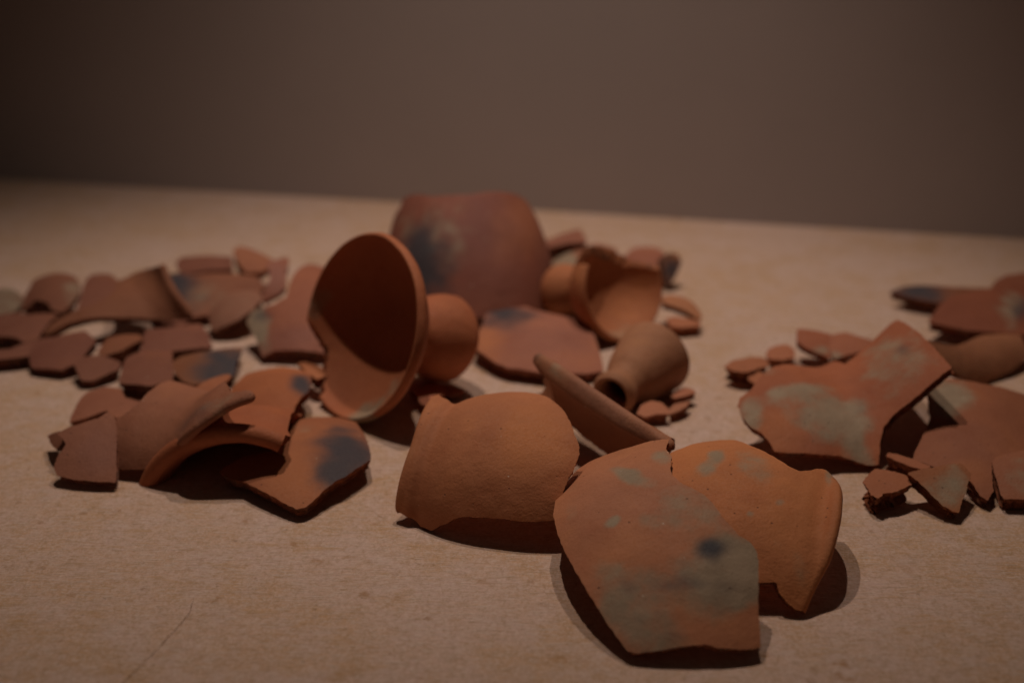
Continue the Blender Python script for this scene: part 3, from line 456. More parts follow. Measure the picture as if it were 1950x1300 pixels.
 {'name': 'pottery_sherd', 'label': 'lowest brown sherd cut by the left edge of the view', 'cat': 'sherd', 'kind': 'dome', 'O': [-0.38717, 0.90879, 0.01234], 'U': [1.0, 0.0, -0.0], 'V': [0.0, 0.99756, 0.06976], 'N': [0.0, -0.06976, 0.99756], 'th': 0.008, 'col': (0.2352, 0.0918, 0.0602), 'poly': [(-0.017, -0.0202, 'b'), (-0.0201, -0.0012, 'b'), (0.0, -0.0, 'b'), (0.0059, 0.0118, 'b'), (0.0133, 0.022, 'b'), (0.0163, 0.0017, 'b'), (0.0177, -0.0106, 'b'), (0.0054, -0.0154, 'b')], 'paint': [], 'k': (6, 6), 'group': 'sherds heaped in the left pile'},
 {'name': 'pottery_sherd', 'label': 'greyish sherd cut by the left edge of view, behind the pile', 'cat': 'sherd', 'kind': 'dome', 'O': [-0.43303, 1.01468, 0.01438], 'U': [1.0, 0.0, -0.0], 'V': [0.0, 0.9703, 0.24192], 'N': [0.0, -0.24192, 0.9703], 'th': 0.006, 'col': (0.2117, 0.108, 0.0722), 'poly': [(-0.0282, 0.0066, 'b'), (-0.0304, 0.034, 'b'), (-0.0145, 0.0323, 'b'), (0.0, 0.0254, 'b'), (0.0112, 0.0143, 'b'), (0.0176, 0.0016, 'b'), (0.0153, -0.0112, 'b'), (0.0035, -0.0185, 'b'), (-0.0147, -0.018, 'b')], 'paint': [('A', -0.00145, 0.00429, [37.09, 12.75, -0.62, -28.04], 0.6)], 'k': (10, 10), 'group': 'sherds heaped in the left pile'},
 {'name': 'pottery_sherd', 'label': "domed brown sherd with an olive right side at the left pile's back", 'cat': 'sherd', 'kind': 'dome', 'O': [-0.38671, 1.01264, 0.02211], 'U': [0.83466, 0.49639, 0.23863], 'V': [-0.54585, 0.80333, 0.23815], 'N': [-0.07348, -0.32903, 0.94145], 'th': 0.007, 'col': (0.247, 0.0972, 0.0602), 'poly': [(-0.0329, 0.0181, 'b'), (-0.0232, 0.0252, 'b'), (-0.0138, 0.0377, 'b'), (-0.0031, 0.0772, 'b'), (0.0085, 0.0723, 'b'), (0.0175, 0.0479, 'b'), (0.0245, 0.0277, 'b'), (0.0233, 0.0018, 'b'), (0.0167, -0.0104, 'b'), (0.0053, -0.0216, 'b'), (-0.0029, -0.0252, 'b'), (-0.0086, -0.0182, 'b'), (-0.0093, -0.0041, 'b'), (-0.0166, 0.0074, 'b'), (-0.0237, 0.0044, 'b'), (-0.0294, 0.0055, 'b')], 'paint': [('A', 0.01447, -0.00373, [86.93, -27.5, -12.92, -37.25], 0.6)], 'k': (17.5097, 8.7565), 'group': 'sherds heaped in the left pile'},
 {'name': 'pottery_sherd', 'label': 'domed plain brown sherd squeezed beside the saddle-shaped neck piece', 'cat': 'sherd', 'kind': 'dome', 'O': [-0.35813, 1.0339, 0.01836], 'U': [0.98447, 0.16938, -0.04622], 'V': [-0.15686, 0.96678, 0.20181], 'N': [0.07887, -0.19143, 0.97833], 'th': 0.006, 'col': (0.2411, 0.0918, 0.0602), 'poly': [(-0.0141, -0.0277, 'b'), (-0.0131, -0.0111, 'b'), (-0.0129, 0.0086, 'b'), (-0.0124, 0.0432, 'b'), (-0.0069, 0.0676, 'b'), (0.0051, 0.051, 'b'), (0.015, 0.0237, 'b'), (0.0167, 0.0029, 'b'), (0.0102, -0.0104, 'b'), (0.0026, -0.0204, 'b'), (-0.0074, -0.024, 'b')], 'paint': [], 'k': (9.0553, 8.5525), 'group': 'sherds heaped in the left pile'},
 {'name': 'neck_sherd', 'label': 'saddle-shaped neck sherd with a flaring rim, largest of the left pile', 'cat': 'sherd', 'kind': 'lathe', 'O': [-0.31101, 0.95528, 0.03461], 'U': [0.82683, 0.44911, 0.3386], 'V': [-0.56226, 0.64459, 0.51804], 'N': [0.0144, -0.61872, 0.78548], 'th': 0.0065, 'col': (0.2705, 0.1053, 0.0572), 'poly': [(-0.0688, 0.0211, 'b'), (-0.0572, 0.0259, 'b'), (-0.045, 0.027, 'b'), (-0.0321, 0.0245, 'b'), (-0.0172, 0.0227, 'b'), (-0.0037, 0.0288, 'b'), (0.0035, 0.0405, 'b'), (0.0073, 0.0656, 'b'), (0.0199, 0.0614, 'b'), (0.0316, 0.0379, 'b'), (0.0399, 0.0182, 'r'), (0.0382, 0.0117, 'r'), (0.0366, 0.001, 'r'), (0.0371, -0.0167, 'r'), (0.0387, -0.0344, 'r'), (0.0358, -0.0376, 'b'), (0.0169, -0.0225, 'b'), (-0.0001, -0.0092, 'b'), (-0.0178, 0.0018, 'b'), (-0.0307, 0.0086, 'b'), (-0.0447, 0.0137, 'b'), (-0.0583, 0.0151, 'b')], 'paint': [], 'R': 0.0796, 'prof': [(-0.09, -0.02), (-0.06, -0.01), (-0.03, -0.008), (0, -0.012), (0.02, -0.014), (0.034, -0.008), (0.044, 0.004), (0.054, 0.008), (0.08, 0.01)]},
 {'name': 'pottery_sherd', 'label': 'long bar-like sherd lying across the back of the left pile', 'cat': 'sherd', 'kind': 'dome', 'O': [-0.27983, 1.09953, 0.02234], 'U': [1.0, 0.0, -0.0], 'V': [0.0, 0.95106, 0.30902], 'N': [0.0, -0.30902, 0.95106], 'th': 0.008, 'col': (0.247, 0.0918, 0.0602), 'poly': [(0.0268, -0.0065, 'b'), (0.0064, -0.0092, 'b'), (-0.0095, -0.0134, 'b'), (-0.0209, -0.0114, 'b'), (-0.0274, 0.0042, 'b'), (-0.0239, 0.0124, 'b'), (-0.0006, 0.0151, 'b'), (0.0222, 0.0143, 'b')], 'paint': [], 'k': (3, 10), 'group': 'sherds heaped in the left pile'},
 {'name': 'pottery_sherd', 'label': 'small wedge-shaped sherd with a dark left facet, beside the bar-like sherd', 'cat': 'sherd', 'kind': 'dome', 'O': [-0.23599, 1.0967, 0.0257], 'U': [0.97206, 0.09818, -0.21322], 'V': [0.0, 0.90833, 0.41826], 'N': [0.23474, -0.40657, 0.88295], 'th': 0.012, 'col': (0.3763, 0.144, 0.0795), 'poly': [(0.0201, 0.0081, 'b'), (0.0175, -0.0019, 'b'), (0.0111, -0.011, 'b'), (-0.0023, -0.0158, 'b'), (-0.0106, -0.0077, 'b'), (-0.0191, 0.0108, 'b'), (-0.0146, 0.0191, 'b'), (-0.0063, 0.0181, 'b'), (0.0038, 0.0143, 'b')], 'paint': [], 'k': (8, 8), 'group': 'sherds heaped in the left pile'},
 {'name': 'pottery_sherd', 'label': 'wide smoky sherd, blue-black at left and orange at right, beneath the bar-like sherd', 'cat': 'sherd', 'kind': 'dome', 'O': [-0.25346, 1.02201, 0.01898], 'U': [0.99966, 0.02595, -0.00165], 'V': [-0.02439, 0.95773, 0.28663], 'N': [0.00902, -0.28649, 0.95804], 'th': 0.006, 'col': (0.2646, 0.1026, 0.0602), 'poly': [(0.0403, 0.0183, 'b'), (0.0332, -0.0087, 'b'), (0.016, -0.0183, 'b'), (-0.0023, -0.0275, 'b'), (-0.0173, -0.031, 'b'), (-0.0259, -0.0193, 'b'), (-0.0374, 0.0007, 'b'), (-0.0542, 0.0292, 'b'), (-0.064, 0.0513, 'b'), (-0.0419, 0.0475, 'b'), (-0.025, 0.0366, 'b'), (0.0075, 0.0365, 'b'), (0.0309, 0.0331, 'b')], 'paint': [('S', -0.0441, 0.02556, [39.83, 8.94, -12.17, -30.08], 0.95), ('S', -0.04765, 0.00886, [52.04, 11.22, -14.73, -39.59], 0.6), ('A', -0.00902, 0.00039, [37.1, 6.31, -2.8, -37.57], 0.5)], 'k': (4.9711, 4.3917), 'group': 'sherds heaped in the left pile'},
 {'name': 'pottery_sherd', 'label': 'half-round grey-brown sherd resting in front of the wide smoky sherd', 'cat': 'sherd', 'kind': 'dome', 'O': [-0.22738, 0.97258, 0.02102], 'U': [0.90602, 0.28816, 0.30998], 'V': [-0.37781, 0.88075, 0.28553], 'N': [-0.19074, -0.37582, 0.90685], 'th': 0.006, 'col': (0.2979, 0.1368, 0.0908), 'poly': [(-0.0215, 0.016, 'b'), (-0.0178, 0.0225, 'b'), (-0.0073, 0.034, 'b'), (0.0028, 0.0577, 'b'), (0.0142, 0.0564, 'b'), (0.0248, 0.0284, 'b'), (0.0271, 0.0097, 'b'), (0.0149, -0.0056, 'b'), (0.0013, -0.0125, 'b'), (-0.0103, -0.0118, 'b'), (-0.0228, -0.0084, 'b')], 'paint': [('A', 0.00423, -0.00115, [37.52, -8.74, -18.86, -33.11], 0.32)], 'k': (19.5652, 13.3044), 'group': 'sherds heaped in the left pile'},
 {'name': 'lug_sherd', 'label': 'little strap-like lug sherd with a stub at its tip, left of the dish', 'cat': 'sherd', 'kind': 'dome', 'O': [-0.20101, 1.01511, 0.03391], 'U': [0.99938, 0.00876, -0.03416], 'V': [0.01142, 0.83599, 0.54862], 'N': [0.03336, -0.54867, 0.83537], 'th': 0.008, 'col': (0.345, 0.1368, 0.0908), 'poly': [(-0.0078, -0.022, 'b'), (-0.0109, -0.0167, 'b'), (-0.0062, -0.0076, 'b'), (-0.0035, 0.0028, 'b'), (-0.0102, 0.0242, 'b'), (-0.0019, 0.0306, 'b'), (0.005, 0.0415, 'b'), (0.0098, 0.0278, 'b'), (0.0086, 0.0123, 'b'), (0.0112, -0.0055, 'b'), (0.0055, -0.0137, 'b')], 'paint': [('P', 0.0003, 0.00792, [74.81, 10.26, 2.55, -50.7], 0.6)], 'k': (13.9989, 17.611)},
 {'name': 'pottery_sherd', 'label': 'curved sherd left behind the dish, orange fading to mauve below', 'cat': 'sherd', 'kind': 'dome', 'O': [-0.17095, 0.93123, 0.02758], 'U': [0.95011, 0.2594, 0.17322], 'V': [-0.31065, 0.83694, 0.45059], 'N': [-0.0281, -0.48192, 0.87577], 'th': 0.007, 'col': (0.3408, 0.1232, 0.074), 'poly': [(-0.0381, 0.0234, 'b'), (-0.0305, 0.0307, 'b'), (-0.0125, 0.0252, 'b'), (-0.0008, 0.0299, 'b'), (0.0052, 0.0483, 'b'), (0.0119, 0.0678, 'b'), (0.0251, 0.0954, 'b'), (0.0405, 0.1237, 'b'), (0.0515, 0.0754, 'b'), (0.0414, 0.0028, 'b'), (0.0263, -0.0315, 'b'), (0.0175, -0.0365, 'b'), (0.0014, -0.0311, 'b'), (-0.0139, -0.0245, 'b'), (-0.0222, -0.022, 'b'), (-0.0316, -0.0224, 'b'), (-0.0321, -0.0142, 'b'), (-0.0336, 0.0011, 'b')], 'paint': [('A', -0.02924, 0.01017, [77.84, -15.62, -24.04, -31.27], 0.9), ('S', -0.02282, 0.01845, [88.31, -16.01, -68.49, -92.12], 0.6), ('P', -0.00441, -0.02023, [34.04, -7.8, -23.52, -64.86], 0.9)], 'k': (13.5597, 6.2819), 'group': 'sherds heaped in the left pile'},
 {'name': 'jar_wall_sherd', 'label': 'tall upright jar wall fragment at the back centre with a black smoke stain', 'cat': 'sherd', 'kind': 'lathe', 'O': [-0.03272, 1.00624, 0.06102], 'U': [-0.10142, 0.56797, 0.81678], 'V': [-0.99188, -0.12105, -0.03898], 'N': [0.07673, -0.8141, 0.57563], 'th': 0.007, 'col': (0.2613, 0.0921, 0.0629), 'poly': [(0.0704, 0.0837, 'b'), (0.0685, 0.0653, 'b'), (0.0651, 0.0513, 'b'), (0.0594, 0.0371, 'b'), (0.0562, 0.0144, 'b'), (0.0554, -0.0068, 'b'), (0.0577, -0.021, 'b'), (0.0598, -0.0435, 'b'), (0.0608, -0.0638, 'b'), (0.0588, -0.0803, 'b'), (0.0508, -0.0902, 'b'), (0.0392, -0.097, 'b'), (0.0257, -0.1009, 'b'), (0.0102, -0.1033, 'b'), (-0.0036, -0.1071, 'b'), (-0.0204, -0.0992, 'b'), (-0.0428, -0.0885, 'b'), (-0.0559, -0.0445, 'b'), (-0.0556, 0.0053, 'b'), (-0.0434, 0.053, 'b'), (-0.0171, 0.0886, 'b'), (0.016, 0.1012, 'b'), (0.032, 0.105, 'b'), (0.0479, 0.1028, 'b'), (0.0594, 0.0951, 'b'), (0.063, 0.083, 'b')], 'paint': [('S', 0.00736, 0.04714, [-9.71, -32.23, -27.59, 12.46], 0.9), ('S', -0.01713, 0.04194, [-5.75, -44.29, -44.03, 10.11], 0.8), ('A', 0.0216, 0.0516, [0.65, -18.8, -25.55, 7.2], 0.4), ('A', 0.02182, 0.02071, [-1.75, -35.46, -40.46, 7.02], 0.25), ('P', 0.02868, -0.01247, [-4.04, -26.15, -32.64, 0.45], 0.6), ('P', -0.00527, -0.01274, [-3.27, -31.81, -36.02, 0.72], 0.5), ('O', 0.02774, -0.05644, [-14.39, -35.45, -32.54, -6.33], 0.25)], 'R': 0.0756, 'prof': [(-0.09, -0.012), (-0.06, -0.005), (-0.03, -0.001), (0, 0), (0.025, -0.003), (0.045, -0.008), (0.065, -0.015), (0.09, -0.026)]},
 {'name': 'pottery_sherd', 'label': 'flat pinkish sherd with a smoky top corner, before the upright jar wall', 'cat': 'sherd', 'kind': 'dome', 'O': [0.02024, 0.90954, 0.01813], 'U': [0.99128, 0.1318, 2e-05], 'V': [-0.13086, 0.98417, 0.11951], 'N': [0.01573, -0.11847, 0.99283], 'th': 0.006, 'col': (0.3685, 0.1436, 0.092), 'poly': [(-0.0501, 0.0118, 'b'), (-0.0465, 0.0258, 'b'), (-0.039, 0.0445, 'b'), (-0.0296, 0.0872, 'b'), (-0.0182, 0.1036, 'b'), (-0.0047, 0.1201, 'b'), (-0.0005, 0.0995, 'b'), (0.0087, 0.0712, 'b'), (0.0202, 0.0603, 'b'), (0.0341, 0.0521, 'b'), (0.0457, 0.0473, 'b'), (0.0477, 0.0355, 'b'), (0.0475, 0.0058, 'b'), (0.0462, -0.0201, 'b'), (0.0444, -0.0401, 'b'), (0.031, -0.0458, 'b'), (0.0188, -0.0469, 'b'), (-0.001, -0.0464, 'b'), (-0.0121, -0.041, 'b'), (-0.0213, -0.0364, 'b'), (-0.0288, -0.0331, 'b'), (-0.0358, -0.025, 'b'), (-0.0423, -0.0116, 'b'), (-0.0487, 0.0017, 'b')], 'paint': [('S', -0.01974, 0.07207, [57.25, -5.67, -4.29, -23.7], 0.95), ('S', -0.00225, 0.05602, [68.03, -9.74, -7.76, -41.75], 0.6), ('O', -0.03964, 0.01172, [79.83, -9.08, -17.48, -34.65], 0.5), ('P', 0.01325, 0.01848, [29.8, -4.86, 0.77, -24.27], 0.4)], 'k': (4.7863, 2.9706), 'group': 'sherds around the vessels in the centre'},
 {'name': 'pottery_sherd', 'label': "small pink flake on the table under the dish's foot", 'cat': 'sherd', 'kind': 'dome', 'O': [-0.05889, 0.83009, 0.00992], 'U': [1.0, 0.0, -0.0], 'V': [0.0, 0.99756, 0.06976], 'N': [0.0, -0.06976, 0.99756], 'th': 0.005, 'col': (0.49, 0.18, 0.1032), 'poly': [(0.012, 0.0079, 'b'), (0.0107, -0.0029, 'b'), (0.0053, -0.0074, 'b'), (0.0004, -0.0204, 'b'), (-0.0054, -0.016, 'b'), (-0.0091, -0.0048, 'b'), (-0.015, 0.0041, 'b'), (-0.015, 0.034, 'b'), (-0.0073, 0.034, 'b'), (0.0056, 0.0153, 'b')], 'paint': [], 'k': (10, 10), 'group': 'sherds around the vessels in the centre'},
 {'name': 'pottery_sherd', 'label': "thin sliver behind the jar sherd's neck band, pointing right", 'cat': 'sherd', 'kind': 'dome', 'O': [-0.043, 0.84237, 0.00516], 'U': [1.0, 0.0, -0.0], 'V': [0.0, 0.99756, 0.06976], 'N': [0.0, -0.06976, 0.99756], 'th': 0.004, 'col': (0.4508, 0.171, 0.1032), 'poly': [(0.0094, 0.0024, 'b'), (0.004, -0.0047, 'b'), (-0.0035, -0.0063, 'b'), (-0.0084, -0.0003, 'b'), (-0.0099, 0.0133, 'b'), (0.0027, 0.0082, 'b')], 'paint': [], 'k': (8, 8), 'group': 'sherds around the vessels in the centre'},
 {'name': 'pottery_sherd', 'label': "brown slab sherd leaning behind the upright wall fragment's right side", 'cat': 'sherd', 'kind': 'dome', 'O': [0.05486, 1.15455, 0.02992], 'U': [1.0, 0.0, -0.0], 'V': [0.0, 0.93969, 0.34202], 'N': [0.0, -0.34202, 0.93969], 'th': 0.012, 'col': (0.3087, 0.1181, 0.0768), 'poly': [(0.0163, -0.005, 'b'), (-0.0002, -0.0065, 'b'), (-0.0177, -0.0111, 'b'), (-0.0242, -0.0104, 'b'), (-0.025, -0.0017, 'b'), (-0.0092, 0.0083, 'b'), (0.0103, 0.0185, 'b'), (0.0138, 0.0077, 'b')], 'paint': [], 'k': (4, 8), 'group': 'sherds around the vessels in the centre'},
 {'name': 'pottery_sherd', 'label': 'grey and brown sherd lying just behind the broken cup', 'cat': 'sherd', 'kind': 'dome', 'O': [0.06892, 1.13361, 0.01805], 'U': [0.98837, 0.09347, 0.11995], 'V': [-0.12184, 0.95872, 0.25691], 'N': [-0.09098, -0.26854, 0.95896], 'th': 0.006, 'col': (0.345, 0.1368, 0.0804), 'poly': [(-0.0363, 0.0344, 'b'), (-0.0289, 0.0541, 'b'), (-0.0113, 0.0263, 'b'), (0.0068, 0.0261, 'b'), (0.0265, 0.0575, 'b'), (0.0379, 0.0538, 'b'), (0.0345, 0.005, 'b'), (0.0252, -0.0147, 'b'), (-0.0058, -0.0184, 'b'), (-0.0257, -0.0141, 'b'), (-0.0346, -0.001, 'b')], 'paint': [('A', -0.02033, 0.00081, [46.95, -7.7, -31.98, -43.21], 0.8)], 'k': (14.4445, 10.9095), 'group': 'sherds around the vessels in the centre'},
 {'name': 'pottery_sherd', 'label': 'low domed pinkish sherd behind the right side of the broken cup', 'cat': 'sherd', 'kind': 'dome', 'O': [0.12645, 1.1411, 0.0132], 'U': [0.99622, 0.07876, 0.0366], 'V': [-0.08385, 0.98207, 0.16883], 'N': [-0.02265, -0.17127, 0.98496], 'th': 0.006, 'col': (0.3606, 0.1368, 0.089), 'poly': [(-0.0208, 0.0085, 'b'), (-0.0132, 0.024, 'b'), (-0.0026, 0.0447, 'b'), (0.0154, 0.0648, 'b'), (0.0216, 0.0322, 'b'), (0.0224, 0.0055, 'b'), (0.0141, -0.0165, 'b'), (0.0016, -0.0191, 'b'), (-0.0195, -0.0116, 'b')], 'paint': [], 'k': (9.5277, 8.1523), 'group': 'sherds around the vessels in the centre'},
 {'name': 'pottery_sherd', 'label': 'upright chip with a blackened broken face, right behind the cup rim', 'cat': 'sherd', 'kind': 'dome', 'O': [0.14552, 1.09619, 0.02187], 'U': [0.95331, 0.26283, -0.14872], 'V': [-0.0, 0.49246, 0.87033], 'N': [0.30199, -0.8297, 0.46947], 'th': 0.01, 'col': (0.196, 0.09, 0.0602), 'poly': [(-0.0028, -0.0199, 'b'), (-0.0077, -0.0135, 'b'), (-0.011, 0.0067, 'b'), (-0.0026, 0.0117, 'b'), (0.0068, 0.0109, 'b'), (0.0097, 0.0032, 'b'), (0.0031, -0.0109, 'b')], 'paint': [('S', -6e-05, -0.00486, [106.58, -0.44, 4.77, -73.86], 0.8), ('O', 0.00568, 0.00979, [133.16, -8.23, 20.38, -249.96], 0.6)], 'k': (8, 8), 'group': 'sherds around the vessels in the centre'},
 {'name': 'rim_sherd', 'label': 'short curved rim chip right of the broken cup, above a small bar chip', 'cat': 'sherd', 'kind': 'dome', 'O': [0.14151, 0.99566, 0.02039], 'U': [1.0, 0.0, -0.0], 'V': [0.0, 0.92718, 0.37461], 'N': [0.0, -0.37461, 0.92718], 'th': 0.006, 'col': (0.4508, 0.189, 0.0946), 'poly': [(-0.0174, 0.0015, 'b'), (-0.0148, 0.0115, 'r'), (-0.0024, 0.0106, 'r'), (0.008, 0.0041, 'r'), (0.0139, -0.0083, 'r'), (0.0171, -0.0154, 'b'), (0.0119, -0.0175, 'b'), (0.0038, -0.0108, 'b'), (-0.0061, -0.0048, 'b')], 'paint': [], 'k': (16, 16)},
 {'name': 'pottery_sherd', 'label': 'small bar-shaped chip lying right of the cup, below the curved rim chip', 'cat': 'sherd', 'kind': 'dome', 'O': [0.14074, 0.97176, 0.00945], 'U': [1.0, 0.0, -0.0], 'V': [0.0, 0.97815, 0.20791], 'N': [0.0, -0.20791, 0.97815], 'th': 0.008, 'col': (0.4704, 0.18, 0.0946), 'poly': [(-0.0139, 0.011, 'b'), (-0.006, 0.0154, 'b'), (0.0057, 0.011, 'b'), (0.0151, 0.0064, 'b'), (0.0133, -0.0008, 'b'), (-0.0014, -0.0047, 'b'), (-0.0114, -0.0026, 'b')], 'paint': [], 'k': (6, 10), 'group': 'sherds around the vessels in the centre'},
 {'name': 'pottery_chip', 'label': 'pale rough chip nearest the camera under the bottle neck', 'cat': 'chip', 'kind': 'dome', 'O': [0.09801, 0.79911, 0.01], 'U': [1.0, 0.0, -0.0], 'V': [0.0, 0.9703, 0.24192], 'N': [0.0, -0.24192, 0.9703], 'th': 0.007, 'col': (0.49, 0.1935, 0.1075), 'poly': [(-0.0123, -0.0042, 'b'), (-0.0086, 0.0053, 'b'), (-0.0008, 0.0109, 'b'), (0.0064, 0.0091, 'b'), (0.0105, 0.0018, 'b'), (0.0109, -0.0045, 'b'), (0.0006, -0.0056, 'b'), (-0.0069, -0.0083, 'b')], 'paint': [], 'k': (16, 16), 'group': 'small pottery chips lying between the larger pieces'},
 {'name': 'pottery_chip', 'label': 'reddish chip farthest right under the bottle neck', 'cat': 'chip', 'kind': 'dome', 'O': [0.12236, 0.82776, 0.00969], 'U': [1.0, 0.0, -0.0], 'V': [0.0, 0.99027, 0.13917], 'N': [0.0, -0.13917, 0.99027], 'th': 0.005, 'col': (0.4606, 0.18, 0.1032), 'poly': [(-0.0104, -0.0028, 'b'), (-0.0039, 0.0049, 'b'), (0.0019, 0.0093, 'b'), (0.0074, 0.0073, 'b'), (0.0093, 0.0019, 'b'), (-0.0002, -0.0048, 'b'), (-0.0075, -0.0072, 'b')], 'paint': [], 'k': (16, 16), 'group': 'small pottery chips lying between the larger pieces'},
 {'name': 'pottery_chip', 'label': 'small brown chip between the other two chips by the bottle neck', 'cat': 'chip', 'kind': 'dome', 'O': [0.11772, 0.80773, 0.00742], 'U': [1.0, 0.0, -0.0], 'V': [0.0, 0.99027, 0.13917], 'N': [0.0, -0.13917, 0.99027], 'th': 0.005, 'col': (0.4312, 0.18, 0.1032), 'poly': [(0.0092, 0.0113, 'b'), (0.0041, 0.0009, 'b'), (-0.0021, -0.0053, 'b'), (-0.0079, -0.0084, 'b'), (-0.0087, -0.0027, 'b'), (-0.0035, 0.0045, 'b'), (0.0036, 0.0086, 'b')], 'paint': [], 'k': (12, 12), 'group': 'small pottery chips lying between the larger pieces'},
 {'name': 'shoulder_sherd', 'label': 'big ash-blotched shoulder sherd with an upturned square flap, heart of the right group', 'cat': 'sherd', 'kind': 'lathe', 'O': [0.19907, 0.7489, 0.03125], 'U': [0.99724, 0.06938, -0.0264], 'V': [-0.05289, 0.91359, 0.40317], 'N': [0.05209, -0.40067, 0.91474], 'th': 0.006, 'col': (0.392, 0.1291, 0.0632), 'poly': [(-0.0494, 0.0144, 'b'), (-0.0464, 0.0219, 'b'), (-0.0384, 0.0275, 'b'), (-0.0239, 0.0488, 'b'), (-0.0143, 0.0604, 'b'), (-0.0017, 0.0707, 'b'), (0.016, 0.093, 'b'), (0.0388, 0.1117, 'b'), (0.0369, 0.0664, 'b'), (0.0514, 0.0745, 'b'), (0.0658, 0.0823, 'b'), (0.0786, 0.0892, 'b'), (0.0824, 0.0874, 'b'), (0.0808, 0.0725, 'b'), (0.0797, 0.0579, 'b'), (0.0794, 0.0387, 'b'), (0.0809, 0.0206, 'b'), (0.083, 0.0077, 'b'), (0.0763, 0.006, 'b'), (0.069, 0.0031, 'b'), (0.0606, -0.001, 'b'), (0.0524, -0.0046, 'b'), (0.0459, -0.0078, 'b'), (0.039, -0.0149, 'b'), (0.0353, -0.0246, 'b'), (0.0321, -0.0397, 'b'), (0.028, -0.04, 'b'), (0.0183, -0.0369, 'b'), (0.0081, -0.0337, 'b'), (-0.0028, -0.0338, 'b'), (-0.013, -0.0332, 'b'), (-0.0259, -0.0317, 'b'), (-0.0338, -0.0302, 'b'), (-0.0359, -0.0221, 'b'), (-0.0396, -0.0147, 'b'), (-0.0451, -0.0085, 'b'), (-0.049, 0.0016, 'b')], 'paint': [('A', 0.00016, 0.0065, [49.85, -12.44, 8.74, -44.13], 0.7), ('A', 0.01922, -0.00489, [45.12, -37.74, -33.02, -24.73], 0.85), ('A', -0.01621, 0.01927, [46.87, -3.81, 36.22, -113.75], 0.75), ('A', -0.04296, 0.00432, [127.19, -22.36, -24.13, -65.02], 0.8), ('A', 0.02261, -0.03184, [114.11, 18.28, 16.42, -43.62], 0.7), ('A', 0.05952, 0.03967, [43.43, -15.53, -31.36, -23.46], 0.62), ('S', 0.06718, 0.04084, [179.39, -68.62, -120.2, -86.32], 0.55), ('S', 0.03045, 0.00621, [117.25, -28.46, -22.29, -64.85], 0.3), ('O', -0.02991, -0.01489, [50.98, -8.41, -7.21, -48.14], 0.4), ('P', -0.01089, -0.02043, [41.86, -7.5, -0.74, -85.18], 0.4), ('A', -0.0225, 0.05041, [92.65, -24.08, -36.83, -90.16], 0.5)], 'R': 0.1091, 'prof': [(-0.09, -0.034), (-0.06, -0.014), (-0.03, -0.003), (-0.005, -0.001), (0.012, -0.004), (0.026, -0.005), (0.04, 0), (0.06, 0.013), (0.085, 0.03), (0.12, 0.05)], 'capu': 0.022},
 {'name': 'pottery_sherd', 'label': 'wide reddish sherd with a pale ash top corner, behind the broken crumbs', 'cat': 'sherd', 'kind': 'dome', 'O': [0.29602, 0.75076, 0.02297], 'U': [0.96706, -0.25323, -0.02575], 'V': [0.2545, 0.96026, 0.11462], 'N': [-0.0043, -0.1174, 0.99308], 'th': 0.006, 'col': (0.3293, 0.1188, 0.0614), 'poly': [(-0.0233, 0.0346, 'b'), (-0.0216, 0.0431, 'b'), (-0.0157, 0.054, 'b'), (-0.0097, 0.0634, 'b'), (0.0005, 0.0648, 'b'), (0.0145, 0.0635, 'b'), (0.0301, 0.068, 'b'), (0.045, 0.0726, 'b'), (0.0658, 0.0895, 'b'), (0.054, -0.0132, 'b'), (0.0343, -0.0294, 'b'), (0.0169, -0.0429, 'b'), (0.0129, -0.0472, 'b'), (0.0126, -0.0653, 'b'), (0.0129, -0.0724, 'b'), (0.0088, -0.0822, 'b'), (0.0047, -0.0791, 'b'), (0.0002, -0.0687, 'b'), (-0.0056, -0.0577, 'b'), (-0.0193, -0.0568, 'b'), (-0.027, -0.0513, 'b'), (-0.0341, -0.0489, 'b'), (-0.0328, -0.0396, 'b'), (-0.0302, -0.0301, 'b'), (-0.0275, -0.02, 'b'), (-0.024, -0.0101, 'b'), (-0.0223, 0.0049, 'b'), (-0.0228, 0.0199, 'b')], 'paint': [('A', -0.00983, 0.03452, [61.82, -3.08, 4.47, -36.88], 0.95), ('A', -0.01582, 0.012, [101.11, -3.97, 1.49, -67.45], 0.5), ('P', -0.00468, -0.03246, [45.42, -1.77, 6.09, -34.43], 0.5), ('O', -0.00256, -0.05926, [81.53, -2.77, 12.48, -65.2], 0.3)], 'k': (8.3188, 2.0), 'group': 'sherds of the group at the right'},
 {'name': 'pottery_sherd', 'label': 'nearest sherd at the right edge of view, with a dark broken left side', 'cat': 'sherd', 'kind': 'dome', 'O': [0.3044, 0.68747, 0.01477], 'U': [0.99912, -0.01002, 0.0408], 'V': [0.0, 0.97115, 0.23846], 'N': [-0.04201, -0.23825, 0.9703], 'th': 0.008, 'col': (0.354, 0.1328, 0.0722), 'poly': [(0.0319, 0.0332, 'b'), (0.0146, -0.0181, 'b'), (-0.0001, -0.0201, 'b'), (-0.0117, -0.0197, 'b'), (-0.0124, -0.0158, 'b'), (-0.0116, -0.007, 'b'), (-0.0106, 0.0034, 'b'), (-0.0079, 0.0159, 'b'), (-0.0044, 0.0197, 'b'), (0.0159, 0.027, 'b')], 'paint': [('A', 0.00234, -0.00251, [79.1, -25.87, -1.63, -52.29], 0.5)], 'k': (6, 6), 'group': 'sherds of the group at the right'},
